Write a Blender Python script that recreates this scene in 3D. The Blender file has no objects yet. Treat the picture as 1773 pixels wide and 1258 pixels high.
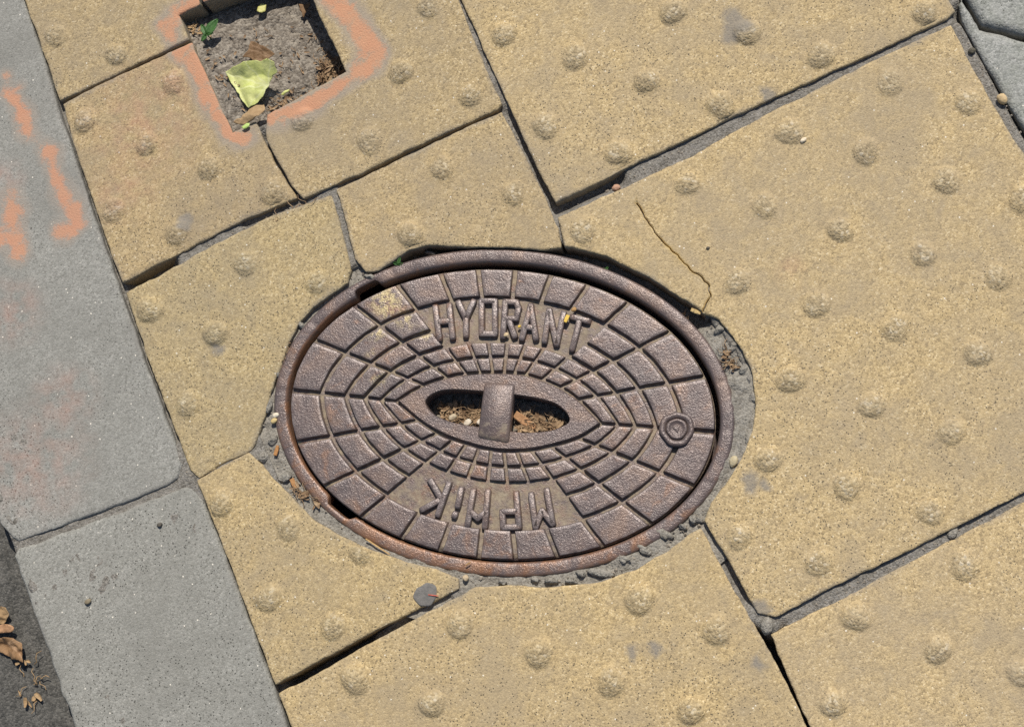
import bpy, bmesh, math, random
import numpy as np
from mathutils import Matrix, Vector
from mathutils.geometry import delaunay_2d_cdt

random.seed(7)
rng = np.random.default_rng(11)
sc = bpy.context.scene
COL = sc.collection

# ------------------------------------------------------------------ camera
CAM_C = np.array([-0.11443627, -0.33522964, 1.14136757])
CAM_R = np.array([[0.89408425, -0.42041063, -0.15449354],
                  [-0.44380325, -0.87807836, -0.17893315],
                  [-0.06043204, 0.22854605, -0.97165563]])   # rows: right, down, forward
FPX = 2600.0
cam_d = bpy.data.cameras.new('camera')
cam = bpy.data.objects.new('camera', cam_d)
COL.objects.link(cam)
cam_d.sensor_width = 36.0
cam_d.lens = FPX * 36.0 / 1773.0
cam_d.clip_start = 0.02
cam_d.clip_end = 2000.0
M = Matrix.Identity(4)
for r in range(3):
    M[r][0] = CAM_R[0][r]
    M[r][1] = -CAM_R[1][r]
    M[r][2] = -CAM_R[2][r]
    M[r][3] = CAM_C[r]
cam.matrix_world = M
sc.camera = cam

# ------------------------------------------------------------------ sky, sun, exposure
SUN_EL = math.radians(54)
TRAVEL = np.array([-0.60, -0.82])           # direction the light travels over the ground
TRAVEL = TRAVEL / np.linalg.norm(TRAVEL)
to_sun = Vector((-TRAVEL[0] * math.cos(SUN_EL), -TRAVEL[1] * math.cos(SUN_EL), math.sin(SUN_EL)))
world = bpy.data.worlds.new('World')
sc.world = world
world.use_nodes = True
wn = world.node_tree
bg = wn.nodes['Background']
sky = wn.nodes.new('ShaderNodeTexSky')
sky.sky_type = 'NISHITA'
sky.sun_disc = False
sky.sun_elevation = SUN_EL
sky.sun_rotation = math.atan2(to_sun.x, to_sun.y)
wn.links.new(sky.outputs[0], bg.inputs[0])
bg.inputs[1].default_value = 0.085
sun_d = bpy.data.lights.new('sun', 'SUN')
sun_d.energy = 4.6
sun_d.angle = math.radians(0.53)
sun_d.color = (1.0, 0.95, 0.87)
sun = bpy.data.objects.new('sun', sun_d)
COL.objects.link(sun)
sun.rotation_euler = to_sun.to_track_quat('Z', 'Y').to_euler()
sun.location = (0, 0, 3)
sc.view_settings.view_transform = 'Standard'
sc.view_settings.look = 'None'
sc.view_settings.gamma = 1.0
sc.view_settings.exposure = 0.05
sc.view_settings.use_curve_mapping = False
sc.cycles.use_denoising = False          # keep the fine sand grain of the concrete


# ------------------------------------------------------------------ helpers
def G(pts, z=0.0):
    """photo pixels -> points on the horizontal plane at height z"""
    p = np.atleast_2d(np.array(pts, float))
    d = np.stack([(p[:, 0] - 886.5) / FPX, (p[:, 1] - 629.0) / FPX, np.ones(len(p))], 1) @ CAM_R
    t = (z - CAM_C[2]) / d[:, 2]
    return (CAM_C + d * t[:, None])[:, :2]


def in_frame(xy, margin=0):
    c = (np.array([xy[0], xy[1], 0.0]) - CAM_C) @ CAM_R.T
    u, v = FPX * c[0] / c[2] + 886.5, FPX * c[1] / c[2] + 629
    return -margin < u < 1773 + margin and -margin < v < 1258 + margin


def _hash(ix, iy, seed):
    h = (ix.astype(np.int64) * 374761393 + iy.astype(np.int64) * 668265263 + seed * 144665) & 0x7fffffff
    h = ((h ^ (h >> 13)) * 1274126177) & 0x7fffffff
    h = (h ^ (h >> 16)) & 0xffff
    return h / 65535.0


def vn(x, y, cell, seed=0):
    """value noise in -1..1"""
    x = np.asarray(x, float) / cell
    y = np.asarray(y, float) / cell
    ix, iy = np.floor(x), np.floor(y)
    fx, fy = x - ix, y - iy
    fx, fy = fx * fx * (3 - 2 * fx), fy * fy * (3 - 2 * fy)
    a, b = _hash(ix, iy, seed), _hash(ix + 1, iy, seed)
    c, d = _hash(ix, iy + 1, seed), _hash(ix + 1, iy + 1, seed)
    return 2 * ((a * (1 - fx) + b * fx) * (1 - fy) + (c * (1 - fx) + d * fx) * fy) - 1


def resample(poly, step):
    p = np.array(poly, float)
    q = np.vstack([p, p[:1]])
    out = []
    for a, b in zip(q[:-1], q[1:]):
        n = max(1, int(np.linalg.norm(b - a) / step))
        t = np.arange(n)[:, None] / n
        out.append(a + (b - a) * t)
    return np.vstack(out)


def resample_open(poly, step):
    p = np.array(poly, float)
    out = []
    for a, b in zip(p[:-1], p[1:]):
        n = max(1, int(np.linalg.norm(b - a) / step))
        t = np.arange(n)[:, None] / n
        out.append(a + (b - a) * t)
    out.append(p[-1:])
    return np.vstack(out)


def spline(poly, closed=True, n=8):
    p = np.array(poly, float)
    out = []
    m = len(p)
    rngi = range(m) if closed else range(m - 1)
    for i in rngi:
        if closed:
            p0, p1, p2, p3 = p[i - 1], p[i], p[(i + 1) % m], p[(i + 2) % m]
        else:
            p0, p1, p2, p3 = p[max(i - 1, 0)], p[i], p[i + 1], p[min(i + 2, m - 1)]
        for k in range(n):
            t = k / n
            out.append(0.5 * ((2 * p1) + (-p0 + p2) * t + (2 * p0 - 5 * p1 + 4 * p2 - p3) * t * t
                              + (-p0 + 3 * p1 - 3 * p2 + p3) * t ** 3))
    if not closed:
        out.append(p[-1])
    return np.array(out)


def area2(p):
    return np.sum(p[:, 0] * np.roll(p[:, 1], -1) - np.roll(p[:, 0], -1) * p[:, 1])


def ccw(p):
    p = np.array(p, float)
    return p if area2(p) > 0 else p[::-1].copy()


def normals_in(p):
    """inward normals for a ccw polygon"""
    t = np.roll(p, -1, 0) - np.roll(p, 1, 0)
    t /= np.linalg.norm(t, axis=1)[:, None] + 1e-12
    return np.stack([-t[:, 1], t[:, 0]], 1)


def inset(p, d):
    """mitred inset of a ccw polygon"""
    a = p - np.roll(p, 1, 0)
    b = np.roll(p, -1, 0) - p
    a /= np.linalg.norm(a, axis=1)[:, None] + 1e-12
    b /= np.linalg.norm(b, axis=1)[:, None] + 1e-12
    na = np.stack([-a[:, 1], a[:, 0]], 1)
    nb = np.stack([-b[:, 1], b[:, 0]], 1)
    m = na + nb
    m /= np.linalg.norm(m, axis=1)[:, None] + 1e-12
    k = np.clip((m * na).sum(1), 0.45, 1)
    return p + m * (d / k)[:, None]


def inside(pts, poly):
    x, y = pts[:, 0], pts[:, 1]
    res = np.zeros(len(pts), bool)
    j = len(poly) - 1
    for i in range(len(poly)):
        xi, yi = poly[i]
        xj, yj = poly[j]
        c = ((yi > y) != (yj > y))
        if c.any():
            res ^= c & (x < (xj - xi) * (y - yi) / (yj - yi + 1e-18) + xi)
        j = i
    return res


def dist_to(pts, line, closed=True):
    """distance from points to a polyline"""
    a = np.array(line, float)
    b = np.roll(a, -1, 0) if closed else a[1:]
    if not closed:
        a = a[:-1]
    best = np.full(len(pts), 1e9)
    for p, q in zip(a, b):
        d = q - p
        L = d @ d + 1e-18
        t = np.clip(((pts - p) @ d) / L, 0, 1)
        best = np.minimum(best, np.hypot(*(pts - p - t[:, None] * d).T))
    return best


def dist_near(pts, samples):
    out = np.empty(len(pts))
    for i in range(0, len(pts), 800):
        c = pts[i:i + 800]
        out[i:i + 800] = np.sqrt(((c[:, None, :] - samples[None]) ** 2).sum(2).min(1))
    return out


def cdt(pts, loops):
    """triangulate pts (first the loops, in order, as constraints); returns xy, tris, original index"""
    edges = []
    k = 0
    for n in loops:
        edges += [(k + i, k + (i + 1) % n) for i in range(n)]
        k += n
    v, e, f, ov, oe, of = delaunay_2d_cdt([Vector((float(a), float(b))) for a, b in pts], edges, [], 1, 1e-7)
    xy = np.array([(q.x, q.y) for q in v])
    return xy, [tuple(t) for t in f], [o[0] if o else -1 for o in ov]


def worldloc(o):
    s = np.zeros(3)
    while o is not None:
        s += np.array(o.location)
        o = o.parent
    return s


def obj(name, verts, faces, mat, parent=None, smooth=True, loc=None, attrs=None):
    me = bpy.data.meshes.new(name)
    v = np.array(verts, float)
    base = worldloc(parent) if parent else np.zeros(3)
    l = np.array(loc, float) if loc is not None else base
    me.from_pydata((v - l).tolist(), [], [tuple(int(i) for i in f) for f in faces])
    if smooth:
        me.polygons.foreach_set('use_smooth', [True] * len(me.polygons))
    if attrs:
        for k, val in attrs.items():
            at = me.attributes.new(k, 'FLOAT', 'POINT')
            at.data.foreach_set('value', np.asarray(val, np.float32))
    me.update()
    if mat:
        me.materials.append(mat)
    o = bpy.data.objects.new(name, me)
    COL.objects.link(o)
    o.location = (l - base).tolist()
    if parent:
        o.parent = parent
    return o


def empty(name, loc=(0, 0, 0), label=None, cat=None, group=None, kind=None):
    o = bpy.data.objects.new(name, None)
    o.empty_display_size = 0.02
    COL.objects.link(o)
    o.location = [float(c) for c in loc]
    tag(o, label, cat, group, kind)
    return o


def tag(o, label=None, cat=None, group=None, kind=None):
    if label:
        o['label'] = label
    if cat:
        o['category'] = cat
    if group:
        o['group'] = group
    if kind:
        o['kind'] = kind
    return o


# ------------------------------------------------------------------ materials
class NT:
    def __init__(self, name):
        self.m = bpy.data.materials.new(name)
        self.m.use_nodes = True
        self.t = self.m.node_tree
        self.p = self.t.nodes['Principled BSDF']
        self.pos = self.t.nodes.new('ShaderNodeNewGeometry').outputs['Position']

    def put(self, sock, val):
        if isinstance(val, bpy.types.NodeSocket):
            self.t.links.new(val, sock)
        elif isinstance(val, (tuple, list)) and len(val) == 3 and sock.type == 'RGBA':
            sock.default_value = (*val, 1)
        else:
            sock.default_value = val

    def noise(self, scale, detail=2, rough=0.5, dist=0.0, vec=None):
        n = self.t.nodes.new('ShaderNodeTexNoise')
        self.put(n.inputs['Vector'], vec or self.pos)
        n.inputs['Scale'].default_value = scale
        n.inputs['Detail'].default_value = detail
        n.inputs['Roughness'].default_value = rough
        n.inputs['Distortion'].default_value = dist
        return n.outputs['Fac']

    def vor(self, scale, feature='F1', rnd=1.0):
        n = self.t.nodes.new('ShaderNodeTexVoronoi')
        n.feature = feature
        self.put(n.inputs['Vector'], self.pos)
        n.inputs['Scale'].default_value = scale
        n.inputs['Randomness'].default_value = rnd
        return n

    def ramp(self, fac, stops, interp='LINEAR'):
        n = self.t.nodes.new('ShaderNodeValToRGB')
        n.color_ramp.interpolation = interp
        els = n.color_ramp.elements
        while len(els) < len(stops):
            els.new(0.5)
        for e, (pp, c) in zip(els, stops):
            e.position = pp
            e.color = (*c, 1) if isinstance(c, (tuple, list)) else (c, c, c, 1)
        self.put(n.inputs['Fac'], fac)
        return n.outputs['Color']

    def mix(self, fac, a, b, mode='MIX'):
        n = self.t.nodes.new('ShaderNodeMix')
        n.data_type = 'RGBA'
        n.blend_type = mode
        self.put(n.inputs[0], fac)
        self.put(n.inputs[6], a)
        self.put(n.inputs[7], b)
        return n.outputs[2]

    def math(self, op, a, b=0.0, c=None, clamp=False):
        n = self.t.nodes.new('ShaderNodeMath')
        n.operation = op
        n.use_clamp = clamp
        self.put(n.inputs[0], a)
        self.put(n.inputs[1], b)
        if c is not None:
            self.put(n.inputs[2], c)
        return n.outputs[0]

    def sep(self, col):
        n = self.t.nodes.new('ShaderNodeSeparateColor')
        self.put(n.inputs[0], col)
        return n.outputs

    def attr(self, name):
        n = self.t.nodes.new('ShaderNodeAttribute')
        n.attribute_name = name
        return n.outputs['Fac']

    def objcol(self):
        return self.t.nodes.new('ShaderNodeObjectInfo').outputs['Color']

    def bump(self, h, dist, strength=1.0, prev=None):
        n = self.t.nodes.new('ShaderNodeBump')
        self.put(n.inputs['Height'], h)
        n.inputs['Distance'].default_value = dist
        n.inputs['Strength'].default_value = strength
        if prev:
            self.t.links.new(prev, n.inputs['Normal'])
        return n.outputs['Normal']

    def done(self, col, rough, normal=None, spec=0.3, metal=None, **kw):
        self.put(self.p.inputs['Base Color'], col)
        self.put(self.p.inputs['Roughness'], rough)
        self.put(self.p.inputs['Specular IOR Level'], spec)
        if metal is not None:
            self.put(self.p.inputs['Metallic'], metal)
        if normal:
            self.t.links.new(normal, self.p.inputs['Normal'])
        for k, v in kw.items():
            self.put(self.p.inputs[k], v)
        return self.m


def concrete(name, stops, dirt, dirt_amt, white=0.985, coarse=560, bumpd=0.0007, worn=True):
    n = NT(name)
    v1 = n.vor(coarse)
    v2 = n.vor(coarse * 1.9)
    r1 = n.sep(v1.outputs['Color'])[0]
    r2 = n.sep(v2.outputs['Color'])[1]
    mixr = n.math('MULTIPLY_ADD', r1, 0.62, n.math('MULTIPLY', r2, 0.38))
    col = n.ramp(mixr, stops)
    # large soft patches of grime, and finer blotches
    big = n.noise(9.0, 3, 0.55)
    mid = n.noise(46.0, 3, 0.6, 0.6)
    d = n.math('MULTIPLY', n.ramp(n.math('MULTIPLY_ADD', big, 0.55, n.math('MULTIPLY', mid, 0.45)),
                                  [(0.42, 0.0), (0.62, 1.0)]), dirt_amt)
    col = n.mix(d, col, dirt)
    spot = n.noise(130.0, 2, 0.5)
    col = n.mix(n.ramp(spot, [(0.3, 0.22), (0.45, 0.0)]), col, dirt)
    # pale quartz grains and dark grit
    v3 = n.vor(430)
    g = n.sep(v3.outputs['Color'])[0]
    core = n.math('LESS_THAN', v3.outputs['Distance'], 0.27)
    col = n.mix(n.math('MULTIPLY', n.math('GREATER_THAN', g, white), core), col, (0.66, 0.61, 0.52))
    v4 = n.vor(640)
    g4 = n.sep(v4.outputs['Color'])[2]
    core4 = n.math('LESS_THAN', v4.outputs['Distance'], 0.36)
    col = n.mix(n.math('MULTIPLY', n.math('GREATER_THAN', g4, 0.925), core4), col, tuple(c * 0.38 for c in dirt))
    h = n.math('MULTIPLY_ADD', v1.outputs['Distance'], -0.7, n.math('MULTIPLY', n.noise(1500, 2), 0.6))
    nor = n.bump(h, bumpd, 0.9)
    if worn:
        w = n.attr('worn')
        v5 = n.vor(420)
        g5 = n.sep(v5.outputs['Color'])[0]
        wcol = n.ramp(g5, [(0.0, (0.13, 0.105, 0.07)), (0.3, (0.26, 0.21, 0.13)), (0.6, (0.38, 0.31, 0.2)), (0.85, (0.5, 0.43, 0.3)), (1.0, (0.62, 0.57, 0.47))])
        wm = n.math('MULTIPLY', n.ramp(n.math('ADD', w, n.math('MULTIPLY_ADD', n.noise(160, 2), 0.7, -0.35)),
                                       [(0.3, 0.0), (0.8, 1.0)]), 0.5)
        col = n.mix(wm, col, wcol)
        hb = n.math('MULTIPLY', n.math('MULTIPLY', v5.outputs['Distance'], -1.0), w)
        nor = n.bump(hb, 0.0010, 0.9, nor)
    col = n.mix(1.0, col, n.objcol(), 'MULTIPLY')
    # grey stain and orange spray paint (shape from the mesh attributes, edge broken by noise)
    st = n.math('ADD', n.attr('stain'), n.math('MULTIPLY_ADD', n.noise(300, 3), 0.5, -0.25))
    col = n.mix(n.ramp(st, [(0.3, 0.0), (0.85, 0.72)]), col, (0.2, 0.185, 0.165))
    pk = n.math('MULTIPLY', n.attr('pink'), n.ramp(n.noise(70, 3), [(0.35, 0.0), (0.7, 1.0)]))
    col = n.mix(n.math('MULTIPLY', pk, 0.38), col, (0.42, 0.21, 0.15))
    col = n.mix(n.math('MULTIPLY', n.attr('ochre'), 0.75), col, (0.52, 0.34, 0.09))
    pa = n.attr('paint')
    gr = n.math('ADD', pa, n.math('MULTIPLY_ADD', n.noise(1000, 2, 0.7), 0.62, -0.31))
    gr = n.math('ADD', gr, n.math('MULTIPLY_ADD', n.noise(150, 3), 0.24, -0.12))
    halo = n.ramp(gr, [(0.08, 0.0), (0.5, 0.7)])
    col = n.mix(halo, col, (0.29, 0.245, 0.2))
    thin = n.ramp(n.noise(85, 3, 0.6, 0.5), [(0.34, 0.38), (0.6, 0.0)])
    oc = n.mix(n.noise(60, 3), (0.60, 0.215, 0.095), (0.52, 0.26, 0.14))
    om = n.ramp(n.math('SUBTRACT', gr, thin), [(0.42, 0.0), (0.74, 0.88)])
    col = n.mix(om, col, n.mix(0.32, oc, col))
    return n.done(col, 0.9, nor, 0.2)


M_TAN = concrete('tactile_concrete',
                 [(0.0, (0.19, 0.145, 0.086)), (0.2, (0.298, 0.227, 0.127)), (0.42, (0.40, 0.305, 0.166)),
                  (0.68, (0.465, 0.358, 0.197)), (0.86, (0.545, 0.43, 0.25)), (1.0, (0.66, 0.575, 0.42))],
                 (0.305, 0.25, 0.172), 0.68, coarse=660, bumpd=0.00055, white=0.989)
M_KERB = concrete('kerb_concrete',
                  [(0.0, (0.14, 0.136, 0.118)), (0.25, (0.212, 0.206, 0.182)), (0.5, (0.265, 0.258, 0.23)),
                   (0.8, (0.305, 0.297, 0.266)), (1.0, (0.42, 0.4, 0.355))],
                  (0.2, 0.193, 0.17), 0.6, white=0.986, coarse=720, bumpd=0.0005, worn=False)
M_PAVER = concrete('paver_concrete',
                   [(0.0, (0.15, 0.15, 0.13)), (0.3, (0.24, 0.24, 0.22)), (0.6, (0.31, 0.31, 0.28)), (1.0, (0.4, 0.39, 0.36))],
                   (0.2, 0.21, 0.17), 0.6, white=0.985, worn=False)


def sandmat(name, lo, mid, hi, coarse=700, bumpd=0.0012, moss=None):
    n = NT(name)
    v = n.vor(coarse)
    r = n.sep(v.outputs['Color'])[0]
    f = n.math('MULTIPLY_ADD', r, 0.45, n.math('MULTIPLY', n.noise(90, 4, 0.65), 0.6))
    col = n.ramp(f, [(0.2, lo), (0.5, mid), (0.85, hi)])
    if moss:
        col = n.mix(n.ramp(n.noise(38, 3), [(0.55, 0.0), (0.68, 0.6)]), col, moss)
    h = n.math('MULTIPLY_ADD', v.outputs['Distance'], -0.6, n.noise(260, 4, 0.65))
    return n.done(col, 0.95, n.bump(h, bumpd, 1.0), 0.15)


M_SAND = sandmat('joint_sand', (0.1, 0.09, 0.075), (0.19, 0.175, 0.15), (0.28, 0.26, 0.23))
M_SOIL = sandmat('soil', (0.085, 0.07, 0.055), (0.195, 0.168, 0.136), (0.34, 0.3, 0.245), 480, 0.0018)
M_MORTAR = sandmat('mortar', (0.15, 0.135, 0.112), (0.24, 0.22, 0.185), (0.33, 0.305, 0.26), 620, 0.0012)
M_ROAD = sandmat('asphalt', (0.045, 0.044, 0.04), (0.085, 0.081, 0.072), (0.15, 0.142, 0.126), 620, 0.0012)
M_GROUND = sandmat('earth', (0.08, 0.07, 0.055), (0.14, 0.125, 0.1), (0.2, 0.18, 0.15), 60, 0.004)


def iron(name, dust=0.0, rustbase=0.0):
    n = NT(name)
    big = n.noise(42, 4, 0.6, 0.5)
    fine = n.noise(420, 3, 0.6)
    col = n.ramp(big, [(0.3, (0.104, 0.083, 0.079)), (0.5, (0.135, 0.101, 0.091)), (0.68, (0.178, 0.121, 0.094))])
    col = n.mix(n.ramp(fine, [(0.52, 0.0), (0.78, 0.3)]), col, (0.23, 0.185, 0.165))
    rust = n.math('ADD', n.attr('rust'), n.math('MULTIPLY_ADD', n.noise(75, 4, 0.65, 0.8), 1.5, -0.88 + rustbase))
    col = n.mix(n.ramp(rust, [(0.1, 0.0), (0.55, 0.8)]), col, (0.25, 0.118, 0.055))
    dn = n.math('ADD', n.attr('dust'), n.math('MULTIPLY_ADD', n.noise(120, 4, 0.65), 1.4, -0.9 + dust))
    dm = n.ramp(dn, [(0.12, 0.0), (0.5, 0.88)])
    dcol = n.ramp(n.noise(240, 4, 0.65), [(0.3, (0.175, 0.132, 0.082)), (0.55, (0.265, 0.212, 0.142)), (0.8, (0.37, 0.31, 0.22))])
    col = n.mix(dm, col, dcol)
    col = n.mix(n.math('MULTIPLY', n.attr('polish'), n.ramp(n.noise(150, 3), [(0.38, 0.0), (0.62, 0.6)])), col, (0.30, 0.255, 0.235))
    ye = n.math('MULTIPLY', n.attr('yellow'), n.ramp(n.noise(260, 3, 0.6), [(0.42, 0.0), (0.56, 1.0)]))
    col = n.mix(ye, col, (0.5, 0.4, 0.19))
    pit = n.vor(520, 'SMOOTH_F1')
    h = n.math('MULTIPLY_ADD', n.noise(300, 2, 0.5), 0.55, n.math('MULTIPLY', pit.outputs['Distance'], -0.5))
    nor = n.bump(h, 0.00034, 0.8)
    nor = n.bump(n.noise(900, 2, 0.6), 0.00048, 0.9, nor)
    rough = n.math('MULTIPLY_ADD', dm, 0.5, n.math('MULTIPLY_ADD', n.noise(260, 3, 0.6), 0.3, 0.2))
    return n.done(col, rough, nor, 0.5, n.math('MULTIPLY_ADD', dm, -0.24, 0.24))


M_IRON = iron('cast_iron')
M_PLATE = iron('dusty_cast_iron', 0.52, 0.22)


def simple(name, a, b, scale=200, rough=0.7, bumpd=0.0006, spec=0.3, trans=0.0):
    n = NT(name)
    col = n.mix(n.ramp(n.noise(scale, 4, 0.6), [(0.32, 0.0), (0.68, 1.0)]), a, b)
    col = n.mix(n.math('MULTIPLY', n.attr('vein'), 0.6), col, tuple(min(0.8, c * 1.35 + 0.05) for c in b))
    col = n.mix(1.0, col, n.objcol(), 'MULTIPLY')
    nor = n.bump(n.noise(scale * 3, 3), bumpd, 0.7)
    m = n.done(col, rough, nor, spec)
    if trans:
        tr = n.t.nodes.new('ShaderNodeBsdfTranslucent')
        n.put(tr.inputs['Color'], col)
        mx = n.t.nodes.new('ShaderNodeMixShader')
        mx.inputs[0].default_value = trans
        n.t.links.new(n.p.outputs[0], mx.inputs[1])
        n.t.links.new(tr.outputs[0], mx.inputs[2])
        n.t.links.new(mx.outputs[0], n.t.nodes['Material Output'].inputs['Surface'])
    return m


M_GREENLEAF = simple('pale_green_leaf', (0.54, 0.58, 0.17), (0.70, 0.70, 0.30), 90, 0.5, 0.0008, 0.35, 0.18)
M_SPROUT = simple('sprout_green', (0.035, 0.105, 0.02), (0.065, 0.16, 0.035), 150, 0.5, 0.0004, 0.4, 0.2)
M_BROWNLEAF = simple('brown_leaf', (0.15, 0.085, 0.04), (0.25, 0.15, 0.075), 160, 0.7, 0.001, 0.3, 0.1)
M_TANLEAF = simple('tan_leaf', (0.31, 0.2, 0.1), (0.44, 0.3, 0.16), 160, 0.75, 0.001, 0.3, 0.1)
M_LITTER = simple('leaf_litter', (0.15, 0.09, 0.05), (0.40, 0.28, 0.165), 170, 0.8, 0.001, 0.2)
M_PEBBLE = simple('pebble', (0.42, 0.36, 0.27), (0.55, 0.49, 0.4), 220, 0.7)
M_YELLOW = simple('yellow_chip', (0.62, 0.4, 0.05), (0.7, 0.47, 0.09), 200, 0.6)
M_TWIG = simple('red_twig', (0.24, 0.07, 0.05), (0.34, 0.12, 0.08), 200, 0.7)
M_TAR = simple('old_gum', (0.12, 0.114, 0.105), (0.185, 0.172, 0.155), 300, 0.85, 0.0006)


# ------------------------------------------------------------------ the hydrant ellipse (shared numbers)
EC = np.array([-0.2105, -0.0943])
EANG = math.radians(148.6)
EA, EB = 0.1832, 0.1291
_ca, _sa = math.cos(EANG), math.sin(EANG)


def ell(phi, a, b, c=EC):
    x, y = a * np.cos(phi), b * np.sin(phi)
    return np.stack([c[0] + x * _ca - y * _sa, c[1] + x * _sa + y * _ca], -1)


def ell_inv(p, a=EA, b=EB, c=EC):
    d = np.atleast_2d(p) - c
    x, y = d[:, 0] * _ca + d[:, 1] * _sa, -d[:, 0] * _sa + d[:, 1] * _ca
    return np.arctan2(y / b, x / a), np.hypot(x / a, y / b)


# ------------------------------------------------------------------ setting: earth, road
def sheet(name, x0, x1, y0, y1, z, mat, label, kind='structure'):
    o = obj(name, [(x0, y0, z), (x1, y0, z), (x1, y1, z), (x0, y1, z)], [(0, 1, 2, 3)], mat, None, False)
    return tag(o, label, None, None, kind)


sheet('ground', -400, 400, -400, 400, -0.09, M_GROUND, 'bare earth under and around the paving')

ROAD_Z = -0.026
HOLE = [(-0.3135, 0.3345), (-0.3135, 0.2150), (-0.2045, 0.2165), (-0.2045, 0.3345)]

# road surface beside the kerb, a gently uneven sheet
_n = 60
gx = np.concatenate([np.linspace(-6.0, -0.9, 18), np.linspace(-0.88, -0.6, 60)])
gy = np.concatenate([np.linspace(-5, -0.5, 14), np.linspace(-0.48, 0.3, 110), np.linspace(0.35, 5, 14)])
XX, YY = np.meshgrid(gx, gy)
ZZ = ROAD_Z + 0.0012 * vn(XX, YY, 0.02, 3) + 0.0007 * vn(XX, YY, 0.007, 4)
nv = len(gx)
fcs = [(j * nv + i, j * nv + i + 1, (j + 1) * nv + i + 1, (j + 1) * nv + i) for j in range(len(gy) - 1) for i in range(nv - 1)]
road = obj('road', np.stack([XX.ravel(), YY.ravel(), ZZ.ravel()], 1), fcs, M_ROAD)
tag(road, 'dark worn asphalt road below the kerb', None, None, 'structure')

# ------------------------------------------------------------------ slabs
PAINT = []      # (polyline xy, half width, strength)
STAIN = []      # (centre xy, radius)
PINK = []


def paint_values(xy):
    p = np.zeros(len(xy))
    for line, w, s in PAINT:
        bb0, bb1 = line.min(0) - 3.4 * w, line.max(0) + 3.4 * w
        k = ((xy > bb0) & (xy < bb1)).all(1)
        if k.any():
            q = xy[k]
            ww = w * (1 + 0.35 * vn(q[:, 0], q[:, 1], 0.016, 21))
            d = dist_to(q, line, False) / ww
            p[k] = np.maximum(p[k], s * np.clip(1.12 - d * 0.5, 0, 1))
    st = np.zeros(len(xy))
    for c, r in STAIN:
        d = np.hypot(*(xy - c).T)
        ang = np.arctan2(*(xy - c).T)
        rr = r * (1 + 0.22 * np.sin(2 * ang + c[0] * 90) + 0.12 * np.sin(3 * ang + c[1] * 70))
        st = np.maximum(st, np.clip(1.5 - d / rr, 0, 1))
    pk = np.zeros(len(xy))
    for c, r in PINK:
        pk = np.maximum(pk, np.clip(1.2 - np.hypot(*(xy - c).T) / r, 0, 1))
    return p, st, pk


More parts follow.
